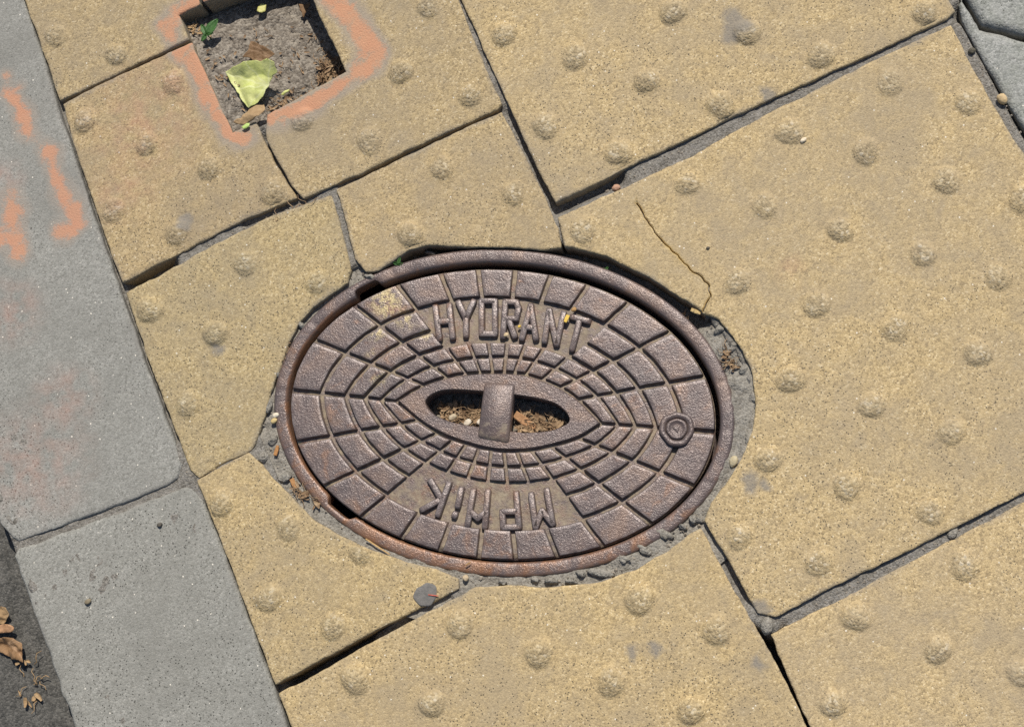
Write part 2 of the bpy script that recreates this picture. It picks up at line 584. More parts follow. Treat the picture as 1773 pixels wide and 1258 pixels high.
def slab(name, outline, mat, parent, z=0.0, tilt=(0, 0), grid=0.006, edge=0.0017, drop=0.0008, thick=0.05,
         jit=0.00045, color=(1, 1, 1), cracks=(), seed=0, step=0.0018, label=None, grow=0.0):
    o0 = ccw(outline)
    ol = resample(o0, step)
    nn = normals_in(ol)
    j = jit * (1.1 * vn(ol[:, 0], ol[:, 1], 0.011, seed) + 0.7 * vn(ol[:, 0], ol[:, 1], 0.0038, seed + 1))
    chip = np.clip(vn(ol[:, 0], ol[:, 1], 0.022, seed + 2) - 0.55, 0, 1) * jit * 5
    ol = ol + nn * (j + chip - grow)[:, None]
    if area2(ol) < 0:
        ol = ol[::-1]
    rings = [ol]
    nn = normals_in(ol)
    extra = []
    for d in (0.3 * edge, 0.62 * edge, edge, 1.8 * edge):
        extra.append(ol + nn * d)
    lo, hi = ol.min(0), ol.max(0)
    gx, gy = np.meshgrid(np.arange(lo[0], hi[0], grid), np.arange(lo[1], hi[1], grid))
    gp = np.stack([gx.ravel(), gy.ravel()], 1)
    gp = gp + (rng.random(gp.shape) - 0.5) * grid * 0.5
    ip = np.vstack(extra + [gp])
    ip = ip[inside(ip, ol)]
    d = dist_near(ip, ol)
    ip = ip[d > 0.24 * edge]
    ck = []
    for line, wdt, dep in cracks:
        c = resample_open(line, 0.0012)
        c = c + np.stack([vn(c[:, 0], c[:, 1], 0.004, 91), vn(c[:, 0], c[:, 1], 0.004, 92)], 1) * 0.0012
        t = np.gradient(c, axis=0)
        t /= np.linalg.norm(t, axis=1)[:, None]
        nrm = np.stack([-t[:, 1], t[:, 0]], 1)
        hw = wdt * (0.42 + 0.2 * vn(c[:, 0], c[:, 1], 0.008, 93))
        for off in (0, hw * 0.8, -hw * 0.8, hw + 0.00025, -hw - 0.00025, hw + 0.0011, -hw - 0.0011):
            ck.append(c + nrm * (off[:, None] if np.ndim(off) else off))
        ip = ip[dist_near(ip, c) > 2.2 * wdt]
    if ck:
        ckp = np.vstack(ck)
        ckp = ckp[inside(ckp, ol)]
        ckp = ckp[dist_near(ckp, ol) > 0.0006]
        ip = np.vstack([ip, ckp])
    xy, tris, orig = cdt(np.vstack([ol, ip]), [len(ol)])
    d = dist_near(xy, ol)
    isb = np.array([0 <= o < len(ol) for o in orig])
    d[isb] = 0
    q = np.clip(1 - d / edge, 0, 1)
    wear = 1 + 0.8 * vn(xy[:, 0], xy[:, 1], 0.018, seed + 5)
    zz = -drop * wear * q * q
    och = np.zeros(len(xy))
    zz = zz - 0.0003 * np.clip(1 - d / (edge * 4), 0, 1) ** 2
    zz = zz + 0.00055 * vn(xy[:, 0], xy[:, 1], 0.055, seed + 6) + 0.00022 * vn(xy[:, 0], xy[:, 1], 0.012, seed + 7)
    for line, wdt, dep in cracks:
        c = resample_open(line, 0.0012)
        c = c + np.stack([vn(c[:, 0], c[:, 1], 0.004, 91), vn(c[:, 0], c[:, 1], 0.004, 92)], 1) * 0.0012
        dc = dist_near(xy, c)
        hwz = wdt * (0.42 + 0.2 * vn(xy[:, 0], xy[:, 1], 0.008, 93))
        och = np.maximum(och, np.clip(1.25 - dc / 0.0013, 0, 1) * np.clip(0.75 + 0.7 * vn(xy[:, 0], xy[:, 1], 0.012, 94), 0, 1))
        zz = zz - dep * np.clip((hwz + 0.0002 - dc) / (0.2 * hwz + 0.0002), 0, 1)
    ctr = ol.mean(0)
    zz = zz + z + (xy[:, 0] - ctr[0]) * tilt[0] + (xy[:, 1] - ctr[1]) * tilt[1]
    v = np.column_stack([xy, zz])
    # side wall
    bidx = [None] * len(ol)
    for k, o in enumerate(orig):
        if 0 <= o < len(ol):
            bidx[o] = k
    bidx = [b for b in bidx if b is not None]
    n0 = len(v)
    m = len(bidx)
    wall = v[bidx].copy()
    w1 = wall.copy()
    w1[:, 2] -= 0.003
    w2 = wall.copy()
    w2[:, 2] = z - thick
    v = np.vstack([v, w1, w2])
    faces = [t if area2(xy[list(t)]) > 0 else t[::-1] for t in tris]
    for i in range(m):
        k = (i + 1) % m
        faces.append((bidx[i], n0 + i, n0 + k, bidx[k]))
        faces.append((n0 + i, n0 + m + i, n0 + m + k, n0 + k))
    pa, st, pk = paint_values(v[:, :2])
    pa[n0:] = 0
    pk[n0:] = 0
    ed = np.zeros(len(v))
    ed[:n0] = np.clip(1 - d[:n0] / 0.009, 0, 1) * (0.42 + 0.5 * vn(xy[:, 0], xy[:, 1], 0.03, seed + 8))
    st = np.maximum(st, ed * 0.8)
    st[n0:] = 0.62
    o = obj(name, v, faces, mat, parent, True, (ctr[0], ctr[1], z), {'paint': pa, 'stain': st, 'pink': pk, **({'ochre': np.concatenate([och, np.zeros(len(v) - len(och))])} if cracks else {})})
    o.color = (*color, 1)
    if label:
        o['label'] = label
    o['_tilt'] = [float(ctr[0]), float(ctr[1]), float(z), float(tilt[0]), float(tilt[1]), float(seed)]
    return o


# spray paint, stains
def addpaint(px, w, s=1.0):
    PAINT.append((G(px), w * 1.28, s))


addpaint([(300, 70), (292, 45), (318, 15), (355, -6), (420, -30)], 0.0055)
addpaint([(303, 92), (330, 105), (350, 150), (375, 195), (398, 228)], 0.0056)
addpaint([(322, 85), (340, 100), (360, 130)], 0.006)
addpaint([(415, 238), (425, 238)], 0.0058)
addpaint([(468, 206), (530, 182), (590, 150), (640, 118), (655, 95)], 0.0058)
addpaint([(572, -10), (600, 25), (635, 65), (655, 92)], 0.0060)
addpaint([(640, 75), (640, 118), (615, 128)], 0.0052)
addpaint([(12, 160), (30, 180), (45, 215), (50, 228)], 0.0050)
addpaint([(35, 150), (20, 160)], 0.0030, 0.8)
addpaint([(3, 128), (12, 131)], 0.0028, 0.8)
addpaint([(82, 262), (92, 295), (105, 330), (125, 355), (135, 385)], 0.0055)
addpaint([(100, 400), (128, 400), (135, 380)], 0.0046)
addpaint([(15, 345), (22, 380), (28, 420), (30, 435)], 0.0062)
addpaint([(0, 410), (25, 410)], 0.006)
PINK += [(G([p])[0], r) for p, r in [((60, 800), 0.05), ((110, 690), 0.03), ((20, 540), 0.03), ((250, 215), 0.055),
                                     ((300, 150), 0.04), ((215, 330), 0.03), ((5, 310), 0.02), ((1370, 470), 0.012)]]
STAIN += [(G([p])[0], r) for p, r in [((1300, 835), 0.0085), ((1275, 40), 0.012), ((1262, 62), 0.008), ((1330, 165), 0.007),
                                      ((1095, 1130), 0.006), ((1135, 1122), 0.006), ((1312, 1148), 0.006),
                                      ((1318, 1052), 0.0075), ((1325, 842), 0.004), ((322, 378), 0.006), ((320, 392), 0.005), ((377, 605), 0.005),]]

pavement = empty('pavement', (0, 0, -0.05), 'yellow tactile concrete slab pavement around the hydrant cover', None, None, 'structure')


def px(*p):
    return G(list(p))


# edge of the paving cut round the iron frame
CUT_TOPLEFT = [(601, 489), (572, 508), (541, 530), (515, 562), (499, 592), (482, 640), (466, 680), (455, 722), (440, 768)]
SL = {}
SL['S1'] = dict(o=np.vstack([px((44, 2), (76, 92), (103, 172), (200, 128), (322, 69)), [HOLE[0]], px((322, 28)),
                             [(-0.3135, 0.3345), (-0.292, 0.3345), (-0.292, 0.49), (-0.427, 0.49)]]), z=0.0006, color=(0.9, 0.89, 0.88))
SL['S1']['o'] = np.array([(-0.4285, 0.487), *px((46, 6), (76, 90), (104, 173)).tolist(), *px((200, 128), (325, 68)).tolist(),
                          (-0.3135, 0.3345), (-0.2935, 0.3345), (-0.2935, 0.487)])
SL['A'] = dict(o=np.vstack([px((109, 180), (205, 131), (331, 74)), [(-0.3135, 0.300)], [HOLE[1]],
                            px((441, 211), (453, 240), (472, 276), (499, 322), (511, 341)), px((420, 380), (310, 437), (212, 487), (180, 402), (147, 309))]),
               z=-0.0004, color=(0.9, 0.88, 0.86))
SL['A2'] = dict(o=np.vstack([[HOLE[2]], [HOLE[3]], [(-0.2885, 0.3345), (-0.2885, 0.487), (-0.109, 0.4855)],
                             px((790, -4), (830, 96), (867, 180), (860, 188), (700, 262), (610, 307), (526, 342), (507, 322), (480, 276), (464, 244), (461, 222)),
                             px((464, 199))]), z=0.0008, color=(0.92, 0.91, 0.9))
SL['C'] = dict(o=np.vstack([px((219, 507), (300, 463), (400, 410), (470, 374), (520, 357), (572, 340), (586, 385), (598, 430), (606, 468)),
                            px(*CUT_TOPLEFT), px((432, 778), (395, 797), (345, 824), (330, 812), (303, 742), (254, 610))]),
               z=-0.0002, color=(0.93, 0.93, 0.89))
SL['C2'] = dict(o=np.vstack([px((584, 329), (700, 273), (868, 194), (903, 262), (952, 362), (966, 395), (971, 428)),
                             px((940, 431), (880, 426), (820, 426), (770, 424), (737, 422), (708, 432), (684, 448), (655, 467), (634, 470), (617, 448), (606, 410), (596, 368))]),
                z=0.0004, color=(0.97, 0.95, 0.92))
SL['L4'] = dict(o=np.vstack([px((342, 832), (388, 806), (430, 785), (452, 805), (470, 828), (500, 858), (538, 898), (590, 930), (640, 952), (700, 973), (757, 988), (792, 1002), (793, 1018)),
                             px((700, 1065), (600, 1117), (477, 1183), (442, 1090), (393, 960))]), z=0.0, color=(1.0, 0.98, 0.92))
SL['B'] = dict(o=np.vstack([px((483, 1200), (560, 1160), (650, 1109), (740, 1062), (802, 1030), (822, 1018), (880, 1014), (960, 1018), (1040, 1008), (1100, 988), (1160, 952), (1196, 925), (1213, 915)),
                            px((1250, 985), (1302, 1078), (1322, 1110), (1362, 1185)), [(-0.112, -0.555), (-0.459, -0.553)]]),
               z=-0.0004, color=(1.06, 1.03, 0.96))
SL['R1'] = dict(o=np.vstack([px((800, 0), (845, 100), (884, 186), (923, 272), (963, 350)),
                             px((1100, 283), (1300, 187), (1500, 96), (1640, 32)), px((1652, 20)), [(0.2475, 0.372), (-0.094, 0.385)]]),
                z=0.0012, tilt=(0.001, 0.0), color=(1.04, 1.02, 0.98))
SL['R2'] = dict(o=np.vstack([px((968, 377), (1100, 317), (1200, 271), (1300, 213), (1500, 112), (1646, 44), (1680, 115), (1752, 240)),
                             [(0.2365, -0.12), (0.2365, -0.3225)],
                             px((1773, 851), (1600, 938), (1440, 1016), (1343, 1066), (1313, 1060), (1262, 968), (1219, 900)),
                             px((1232, 872), (1262, 832), (1287, 790), (1305, 745), (1310, 700), (1303, 650), (1287, 607), (1268, 580), (1246, 552), (1222, 541), (1205, 530),
                                (1150, 494), (1100, 466), (1050, 443), (1005, 430), (979, 426), (973, 400))]),
                z=0.0012, tilt=(0.0, -0.003), color=(1.05, 1.03, 0.99),
                cracks=[(px((1104, 352), (1122, 385), (1146, 415), (1170, 440), (1196, 466), (1213, 478), (1228, 495), (1229, 515), (1217, 536)), 0.0011, 0.006)])
SL['R3'] = dict(o=np.vstack([px((1336, 1098), (1450, 1042), (1600, 962), (1773, 870)), [(0.2365, -0.3315), (0.2365, -0.672)], [(-0.105, -0.680)],
                             px((1404, 1255), (1366, 1170))]), z=-0.0006, color=(1.07, 1.05, 1.02))
DOMES = {
    'S1': [(97, 62), (202, 95)],
    'A': [(147, 209), (254, 249), (362, 289), (197, 363), (472, 331), (307, 403), (300, 142)],
    'A2': [(695, 125), (815, 165), (525, 208), (640, 245), (742, 12)],
    'C2': [(765, 290), (890, 335), (710, 405)],
    'C': [(424, 455), (259, 536), (373, 577), (325, 699), (549, 488)],
    'L4': [(385, 870), (465, 1035), (500, 912), (625, 955), (578, 1083)],
    'R1': [(873, 60), (996, 99), (1120, 141), (1247, 181), (945, 219), (1072, 265), (1294, 58), (1422, 97), (1600, 21), (1165, 21)],
    'R2': [(1190, 318), (1324, 356), (1455, 398), (1597, 440), (1728, 480), (1368, 228), (1498, 263), (1638, 313), (1541, 143), (1675, 177),
           (1277, 488), (1414, 527), (1550, 567), (1692, 611), (1369, 657), (1509, 702), (1647, 747), (1466, 840), (1610, 885), (1280, 928),
           (1417, 973), (1010, 398), (1330, 795), (1770, 345)],
    'B': [(615, 1174), (797, 1080), (933, 1129), (1107, 1037), (748, 1217), (1059, 1179), (1240, 1090), (1197, 1229)],
    'R3': [(1482, 1067), (1624, 1124), (1770, 1164), (1670, 978), (1442, 1217)]}
LAT = {'R2': (0, 0, 0), 'R1': (-0.07524, 0.18235, -0.03716), 'B': (-0.39593, -0.23271, 0.00947), 'R3': (-0.03922, -0.35404, 0.02188),
       'S1': (-0.41832, 0.37125, -0.00546), 'A2': (-0.155, 0.30, 0.0)}


def dome_mesh(h, r, seed):
    n, prof = 30, []
    for k in range(17):
        t = k / 16 * 1.45
        zz = h * max(0.0, 1 - t * t) ** 0.72 if t < 1 else -0.0006 * (t - 1.0) / 0.75
        zz += 0.0004 * math.exp(-((t - 1.0) / 0.12) ** 2)
        prof.append((t * r, zz))
    v = [(0, 0, h)]
    wv = [1.0]
    for k, (rr, zz) in enumerate(prof[1:]):
        for i in range(n):
            a = 2 * math.pi * i / n
            w = 1 + 0.06 * math.sin(a * 2 + seed) + 0.04 * math.sin(a * 3 + seed * 2.1)
            x, y = rr * w * math.cos(a), rr * w * math.sin(a)
            dz = 0.00032 * float(vn(x, y, 0.0035, seed)) * max(0.0, min(1, zz / h * 2))
            v.append((x, y, zz + dz))
            wv.append(max(0.0, min(1.0, 1.25 - rr / r)))
    f = [(0, 1 + i, 1 + (i + 1) % n) for i in range(n)]
    for k in range(len(prof) - 2):
        b = 1 + k * n
        f += [(b + i, b + n + i, b + n + (i + 1) % n, b + (i + 1) % n) for i in range(n)]
    me = bpy.data.meshes.new('dome')
    me.from_pydata(v, [], f)
    me.polygons.foreach_set('use_smooth', [True] * len(me.polygons))
    at = me.attributes.new('worn', 'FLOAT', 'POINT')
    at.data.foreach_set('value', np.array(wv, np.float32))
    me.materials.append(M_TAN)
    return me


DM = [dome_mesh(0.0047, 0.0106, 1), dome_mesh(0.0050, 0.0108, 2), dome_mesh(0.0043, 0.0103, 3), dome_mesh(0.0041, 0.0106, 4)]
DM_HI = [dome_mesh(0.0058, 0.0112, 5), dome_mesh(0.0055, 0.0110, 6)]


def add_dome(sl, p, high=False, poly=None):
    me = random.choice(DM_HI if high else DM)
    o = bpy.data.objects.new('dome', me)
    COL.objects.link(o)
    o.parent = sl
    cx, cy, z, tx, ty, sd = sl['_tilt']
    sd = int(sd)
    und = 0.00055 * float(vn(p[0], p[1], 0.055, sd + 6)) + 0.0001
    o.location = (p[0] - cx, p[1] - cy, (p[0] - cx) * tx + (p[1] - cy) * ty + und)
    o.rotation_euler = (0, 0, random.random() * 6.28)
    s = random.uniform(0.93, 1.06)
    o.scale = (s, s, random.uniform(0.85, 1.08))
    o.color = sl.color
    R = 0.0175
    near_edge = dist_to(np.array([p[:2]]), poly)[0] if poly is not None else 1.0
    if near_edge < R * s:
        m2 = me.copy()
        rz, sx = o.rotation_euler[2], o.scale[0]
        lim = inset(poly, 0.0012)
        for vt in m2.vertices:
            a, b = vt.co.x * sx, vt.co.y * sx
            q = np.array([p[0] + a * math.cos(rz) - b * math.sin(rz), p[1] + a * math.sin(rz) + b * math.cos(rz)])
            if not inside(q[None], lim)[0]:
                lo_, hi_ = 0.0, 1.0
                for _ in range(9):
                    mid_ = (lo_ + hi_) / 2
                    if inside((np.array(p[:2]) + (q - np.array(p[:2])) * mid_)[None], lim)[0]:
                        lo_ = mid_
                    else:
                        hi_ = mid_
                vt.co.x *= lo_
                vt.co.y *= lo_
                vt.co.z = -0.0018
        o.data = m2
    xyv = np.array([(p[0] + s * (v_.co.x * math.cos(o.rotation_euler[2]) - v_.co.y * math.sin(o.rotation_euler[2])),
                     p[1] + s * (v_.co.x * math.sin(o.rotation_euler[2]) + v_.co.y * math.cos(o.rotation_euler[2]))) for v_ in o.data.vertices])
    pa_, st_, pk_ = paint_values(xyv)
    if pa_.max() > 0.05 or st_.max() > 0.2 or pk_.max() > 0.2:
        if o.data is me:
            o.data = me.copy()
        for nm_, vals_ in (('paint', pa_), ('stain', st_), ('pink', pk_)):
            o.data.attributes.new(nm_, 'FLOAT', 'POINT').data.foreach_set('value', vals_.astype(np.float32))


for i, (k, d) in enumerate(SL.items()):
    fine = k in ('S1', 'A', 'A2')
    s = slab('tactile_slab', d['o'], M_TAN, pavement, d['z'], d.get('tilt', (0, 0)), 0.0034 if fine else 0.0062,
             color=d['color'], cracks=d.get('cracks', ()), seed=i * 13 + 2, grow=0.0007)
    pts = G(DOMES[k]).tolist()
    if k in LAT:
        ox, oy, a = LAT[k]
        P = 0.0875
        poly = ccw(d['o'])
        cand = []
        for ii in range(-6, 7):
            for jj in range(-6, 7):
                for h in (0, 0.5):
                    X, Y = (ii + h) * P, (jj + h) * P
                    cand.append((ox + math.cos(a) * X - math.sin(a) * Y, oy + math.sin(a) * X + math.cos(a) * Y))
        cand = np.array(cand)
        cand = cand[inside(cand, poly)]
        dd = dist_near(cand, resample(poly, 0.005))
        for c, dq in zip(cand, dd):
            if dq > 0.014 and not in_frame(c, 25) and min(np.hypot(*(np.array(pts) - c).T)) > 0.04:
                pts.append(c.tolist())
    for q in pts:
        add_dome(s, q, k in ('B', 'R1'), ccw(d['o']))

# slabs that continue outside the picture
for (x0, x1, y0, y1) in [(-0.431, -0.105, 0.492, 0.84), (-0.096, 0.244, 0.392, 0.738), (-0.096, 0.244, 0.744, 1.09), (-0.431, -0.105, 0.845, 1.19),
                         (-0.46, -0.114, -0.905, -0.56), (-0.106, 0.237, -1.03, -0.686), (-0.46, -0.114, -1.25, -0.91), (-0.106, 0.237, -1.38, -1.035)]:
    s = slab('tactile_slab', [(x0, y0), (x1, y0), (x1, y1), (x0, y1)], M_TAN, pavement, 0.0, (0, 0), 0.02, seed=int(abs(y0) * 77), step=0.004)
    for ii in range(4):
        for jj in range(4):
            add_dome(s, (x0 + 0.026 + 0.0875 * ii, y0 + 0.026 + 0.0875 * jj))
            if ii < 3 and jj < 3:
                add_dome(s, (x0 + 0.07 + 0.0875 * ii, y0 + 0.07 + 0.0875 * jj))

# ------------------------------------------------------------------ kerb
kerb = empty('kerb', (-0.53, 0, -0.05), 'grey concrete kerb with orange spray paint along the left side', None, None, 'structure')
KL = [(-0.6165, 0.004), (-0.6205, -0.171)]
slab('kerb_stone', np.vstack([px((33, -20), (72, 92), (97, 178), (140, 310), (174, 412), (205, 497), (244, 610), (294, 746), (314, 802), (306, 826), (292, 838)),
                              px((225, 866), (150, 893), (80, 918), (30, 936), (20, 930)), [(-0.6165, 0.004), (-0.606, 0.6), (-0.424, 0.6)]]),
     M_KERB, kerb, -0.0012, (0, 0), 0.0045, 0.0022, 0.0012, 0.12, 0.0005, (1, 1, 1), seed=201)
slab('kerb_stone', np.vstack([px((342, 850), (390, 964), (437, 1094), (473, 1192), (497, 1262)), [(-0.462, -0.62), (-0.628, -0.62)],
                              px((126, 1256), (22, 962), (28, 950), (95, 925), (170, 898), (250, 868), (312, 845), (330, 842))]),
     M_KERB, kerb, -0.0016, (0, 0), 0.006, 0.0026, 0.0014, 0.12, 0.0005, (1, 1, 0.99), seed=211)
for y0, y1 in ((0.606, 1.5), (-1.5, -0.626)):
    slab('kerb_stone', [(-0.612, y0), (-0.445 if y0 > 0 else -0.464, y0), (-0.43 if y0 > 0 else -0.468, y1), (-0.605, y1)] if y0 > 0 else
         [(-0.63, y0), (-0.468, y0), (-0.464, y1), (-0.628, y1)], M_KERB, kerb, -0.0015, (0, 0), 0.03, 0.005, 0.003, 0.12, 0.0004, seed=int(abs(y0) * 100), step=0.005)

# ------------------------------------------------------------------ grey pavers on the right
path = empty('paved_path', (0.4, 0, -0.05), 'grey concrete block path along the right edge of the yellow slabs', None, None, 'structure')
slab('paver', [(0.2585, 0.135), (0.2585, 0.0085), (0.2815, -0.0135), (0.352, -0.0135), (0.375, 0.008), (0.375, 0.135)][::-1],
     M_PAVER, path, 0.0, (0, 0), 0.006, 0.006, 0.0035, 0.06, 0.0004, (1, 1, 1), seed=301)
slab('paver', np.vstack([px((1671, -10), (1661, 6), (1668, 36), (1690, 80), (1722, 134), (1750, 184)), [(0.2475, -0.095), (0.2475, -0.165), (0.36, -0.165), (0.36, -0.0185), (0.2800, -0.0185), (0.2548, 0.0065), (0.2548, 0.05)]]),
     M_PAVER, path, -0.001, (0, 0), 0.006, 0.004, 0.002, 0.06, 0.0004, (1, 1, 1), seed=311)
for i, (x0, x1, y0, y1) in enumerate([(0.248, 0.36, -0.33, -0.17), (0.248, 0.36, -0.495, -0.335), (0.248, 0.36, -0.66, -0.5), (0.2585, 0.375, 0.14, 0.3), (0.2585, 0.375, 0.305, 0.465),
                                      (0.2585, 0.375, 0.47, 0.63), (0.38, 0.54, -0.16, -0.02), (0.38, 0.54, -0.015, 0.135), (0.38, 0.54, 0.14, 0.3), (0.366, 0.54, -0.33, -0.17),
                                      (0.366, 0.54, -0.495, -0.335), (0.38, 0.54, 0.305, 0.465)]):
    c = 0.022
    slab('paver', [(x0 + c, y0), (x1 - c, y0), (x1, y0 + c), (x1, y1 - c), (x1 - c, y1), (x0 + c, y1), (x0, y1 - c), (x0, y0 + c)],
         M_PAVER, path, -0.001, (0, 0), 0.015, 0.006, 0.0035, 0.06, 0.0004, seed=320 + i, step=0.004)

# ------------------------------------------------------------------ sand and dirt in the joints
step = SSTEP = 0.0026
gx0, gy0 = -0.645, -0.56
gx = np.arange(gx0, 0.34, step)
gy = np.arange(gy0, 0.50, step)
XX, YY = np.meshgrid(gx, gy)
xy = np.stack([XX.ravel(), YY.ravel()], 1)
z = -0.0027 + 0.0008 * vn(xy[:, 0], xy[:, 1], 0.02, 41) + 0.0008 * vn(xy[:, 0], xy[:, 1], 0.007, 42) + 0.0004 * vn(xy[:, 0], xy[:, 1], 0.003, 43)
DEEP = [([(103, 176), (330, 70)], -0.024, 0.010), ([(212, 496), (280, 462)], -0.02, 0.009), ([(430, 390), (500, 352)], -0.007, 0.006),
        ([(478, 1195), (560, 1152), (655, 1105)], -0.034, 0.011), ([(655, 1105), (760, 1048)], -0.011, 0.008),
        ([(885, 198), (930, 290), (960, 352)], -0.009, 0.006), ([(962, 356), (1065, 305)], -0.012, 0.006),
        ([(600, 318), (860, 192)], -0.007, 0.006), ([(1330, 1102), (1366, 1175), (1420, 1290)], -0.035, 0.011),
        ([(1668, 20), (1773, 225), (1830, 330)], -0.014, 0.006), ([(1676, -40), (1706, 40), (1790, 55)], -0.02, 0.008),
        ([(30, -20), (98, 178), (208, 497), (300, 750)], -0.009, 0.006), ([(360, 890), (440, 1095), (478, 1192), (500, 1262)], -0.014, 0.007),
        ([(700, 277), (640, 305)], -0.009, 0.005), ([(455, 240), (515, 345)], -0.0075, 0.005), ([(1225, 915), (1310, 1070)], -0.008, 0.005)]
for line, dep, w in DEEP:
    d = dist_to(xy, G(line), False)
    k = np.clip(1.6 - d / w, 0, 1)
    z = z * (1 - k) + (dep + 0.12 * dep * vn(xy[:, 0], xy[:, 1], 0.01, 44)) * k
for line, zt, w in [([(20, 952), (160, 902), (320, 836)], -0.0036, 0.012), ([(325, 822), (335, 838), (420, 790)], -0.0022, 0.006),
                    ([(1310, 1062), (1335, 1085)], -0.0012, 0.009), ([(1658, 45), (1700, 120), (1745, 205), (1800, 300)], -0.0022, 0.0045)]:
    d = dist_to(xy, G(line), False)
    k = np.clip(1.6 - d / w, 0, 1)
    z = z * (1 - k) + (zt + 0.0007 * vn(xy[:, 0], xy[:, 1], 0.006, 45)) * k
_, er = ell_inv(xy)
z = np.where(er < 1.0, -0.08, np.where(er < 1.07, -0.042, z))
hx = (xy[:, 0] > -0.3185) & (xy[:, 0] < -0.1995) & (xy[:, 1] > 0.210) & (xy[:, 1] < 0.3395)
z = np.where(hx, -0.045, z)
z = np.where(xy[:, 0] < -0.6155, np.minimum(z, -0.03), z)
nx, ny = len(gx), len(gy)
idx = np.arange(nx * ny).reshape(ny, nx)
fc = np.stack([idx[:-1, :-1], idx[:-1, 1:], idx[1:, 1:], idx[1:, :-1]], -1).reshape(-1, 4)
_sand = z.reshape(ny, nx)


def zsand(q):
    q = np.atleast_2d(q)
    i = np.clip(((q[:, 0] - gx0) / SSTEP).round().astype(int), 0, _sand.shape[1] - 1)
    j = np.clip(((q[:, 1] - gy0) / SSTEP).round().astype(int), 0, _sand.shape[0] - 1)
    return _sand[j, i]


sand = obj('joint_sand', np.column_stack([xy, z]), fc.tolist(), M_SAND)
tag(sand, 'grey sand and dirt packed in the joints between the slabs', 'sand', None, 'stuff')

# ------------------------------------------------------------------ mortar collar round the frame
na, nr = 420, 22
phi = np.linspace(0, 2 * math.pi, na, endpoint=False)
rad = np.linspace(-0.002, 0.042, nr)
mv = []
deep_a = ell_inv(px((655, 466)))[0][0]
deep_b = ell_inv(px((1225, 560)))[0][0]


def arc_in(ph, a, b):
    """ph inside the arc that runs clockwise in the picture from a to b"""
    L = (a - b) % (2 * math.pi)
    return ((a - ph) % (2 * math.pi)) < L


# orientation test with a point known to lie inside the deep arc
_t = ell_inv(px((900, 425)))[0][0]
_dir = arc_in(np.array([_t]), deep_a, deep_b)[0]


def in_deep(ph):
    return arc_in(ph, deep_a, deep_b) if _dir else arc_in(ph, deep_b, deep_a)


PH, RR = np.meshgrid(phi, rad)
P2 = ell(PH, EA + RR, EB + RR)
mz = -0.0052 + 0.0012 * vn(P2[..., 0], P2[..., 1], 0.016, 51) + 0.0011 * vn(P2[..., 0], P2[..., 1], 0.006, 52) + 0.0006 * vn(P2[..., 0], P2[..., 1], 0.0025, 53)
right = np.clip(1 - dist_to(P2.reshape(-1, 2), px((1285, 610), (1296, 700), (1285, 780), (1240, 850)), False).reshape(PH.shape) / 0.028, 0, 1)
mz = mz + 0.0028 * right
deepm = in_deep(PH.ravel()).reshape(PH.shape).astype(float)
for _ in range(6):
    deepm = (np.roll(deepm, 1, 1) + deepm + np.roll(deepm, -1, 1)) / 3
mz = mz - 0.019 * deepm + 0.002 * deepm * vn(P2[..., 0], P2[..., 1], 0.01, 54)
mv = np.column_stack([P2.reshape(-1, 2), mz.ravel()])
mf = [(j * na + i, (j + 1) * na + i, (j + 1) * na + (i + 1) % na, j * na + (i + 1) % na) for j in range(nr - 1) for i in range(na)]
collar = empty('mortar_collar', (EC[0], EC[1], -0.03), 'grey crumbling mortar packed around the oval iron frame', 'mortar')
mo = obj('mortar_bed', mv, mf, M_MORTAR, collar)


def lump(name, c, z, rx, ry, rz, rot, mat, parent=None, seed=0, rough=0.25, nseg=(12, 8)):
    v, f = [], []
    nu, nvv = nseg
    for j in range(nvv + 1):
        th = math.pi * j / nvv
        for i in range(nu):
            ph = 2 * math.pi * i / nu
            x, y, zz = math.sin(th) * math.cos(ph), math.sin(th) * math.sin(ph), math.cos(th)
            k = 1 + rough * float(vn(x * 1.3 + zz * 0.7 + seed * 3.1, y * 1.3 - zz * 0.9, 0.9, seed)) + 0.4 * rough * float(vn(x + zz + seed, y - zz, 0.4, seed + 1))
            x, y, zz = x * k * rx, y * k * ry, math.copysign(abs(zz) ** 0.75, zz) * k * rz
            v.append((c[0] + x * math.cos(rot) - y * math.sin(rot), c[1] + x * math.sin(rot) + y * math.cos(rot), z + zz))
    for j in range(nvv):
        for i in range(nu):
            f.append((j * nu + i, (j + 1) * nu + i, (j + 1) * nu + (i + 1) % nu, j * nu + (i + 1) % nu))
    return obj(name, v, f, mat, parent)


chunks = [((1205, 898), 9, 6, .4), ((1150, 925), 12, 7, .5), ((1115, 952), 13, 7, .5), ((1080, 968), 9, 6, .4), ((1040, 990), 15, 6, .2), ((1005, 993), 7, 4, .3),
          ((990, 1006), 8, 4, .1), ((955, 1005), 9, 4, .0), ((925, 1004), 7, 4, .1), ((1288, 640), 10, 7, -1.0), ((1268, 600), 12, 6, -.9), ((1245, 570), 8, 6, -.8), ((1302, 690), 7, 10, 0),
          ((1295, 760), 7, 9, .3), ((1275, 800), 6, 5, .3), ((1180, 912), 6, 4, .4), ((870, 1008), 6, 4, 0), ((520, 562), 7, 4, .9), ((470, 760), 6, 9, .2), ((455, 790), 8, 8, .4),
          ((490, 825), 9, 7, -.6), ((463, 700), 5, 12, .2), ((478, 645), 4, 9, .3), ((640, 478), 8, 5, .4), ((740, 432), 9, 3, .3)]
for i, (p, a, b, r) in enumerate(chunks):
    c = px(p)[0]
    deep = in_deep(ell_inv(c)[0])[0]
    lump('mortar_chunk', c, -0.0042 - (0.008 if deep else 0), a * 0.00055, b * 0.00052, 0.0030 + 0.0008 * random.random(), -r - 0.45, M_MORTAR, collar, i, 0.45)

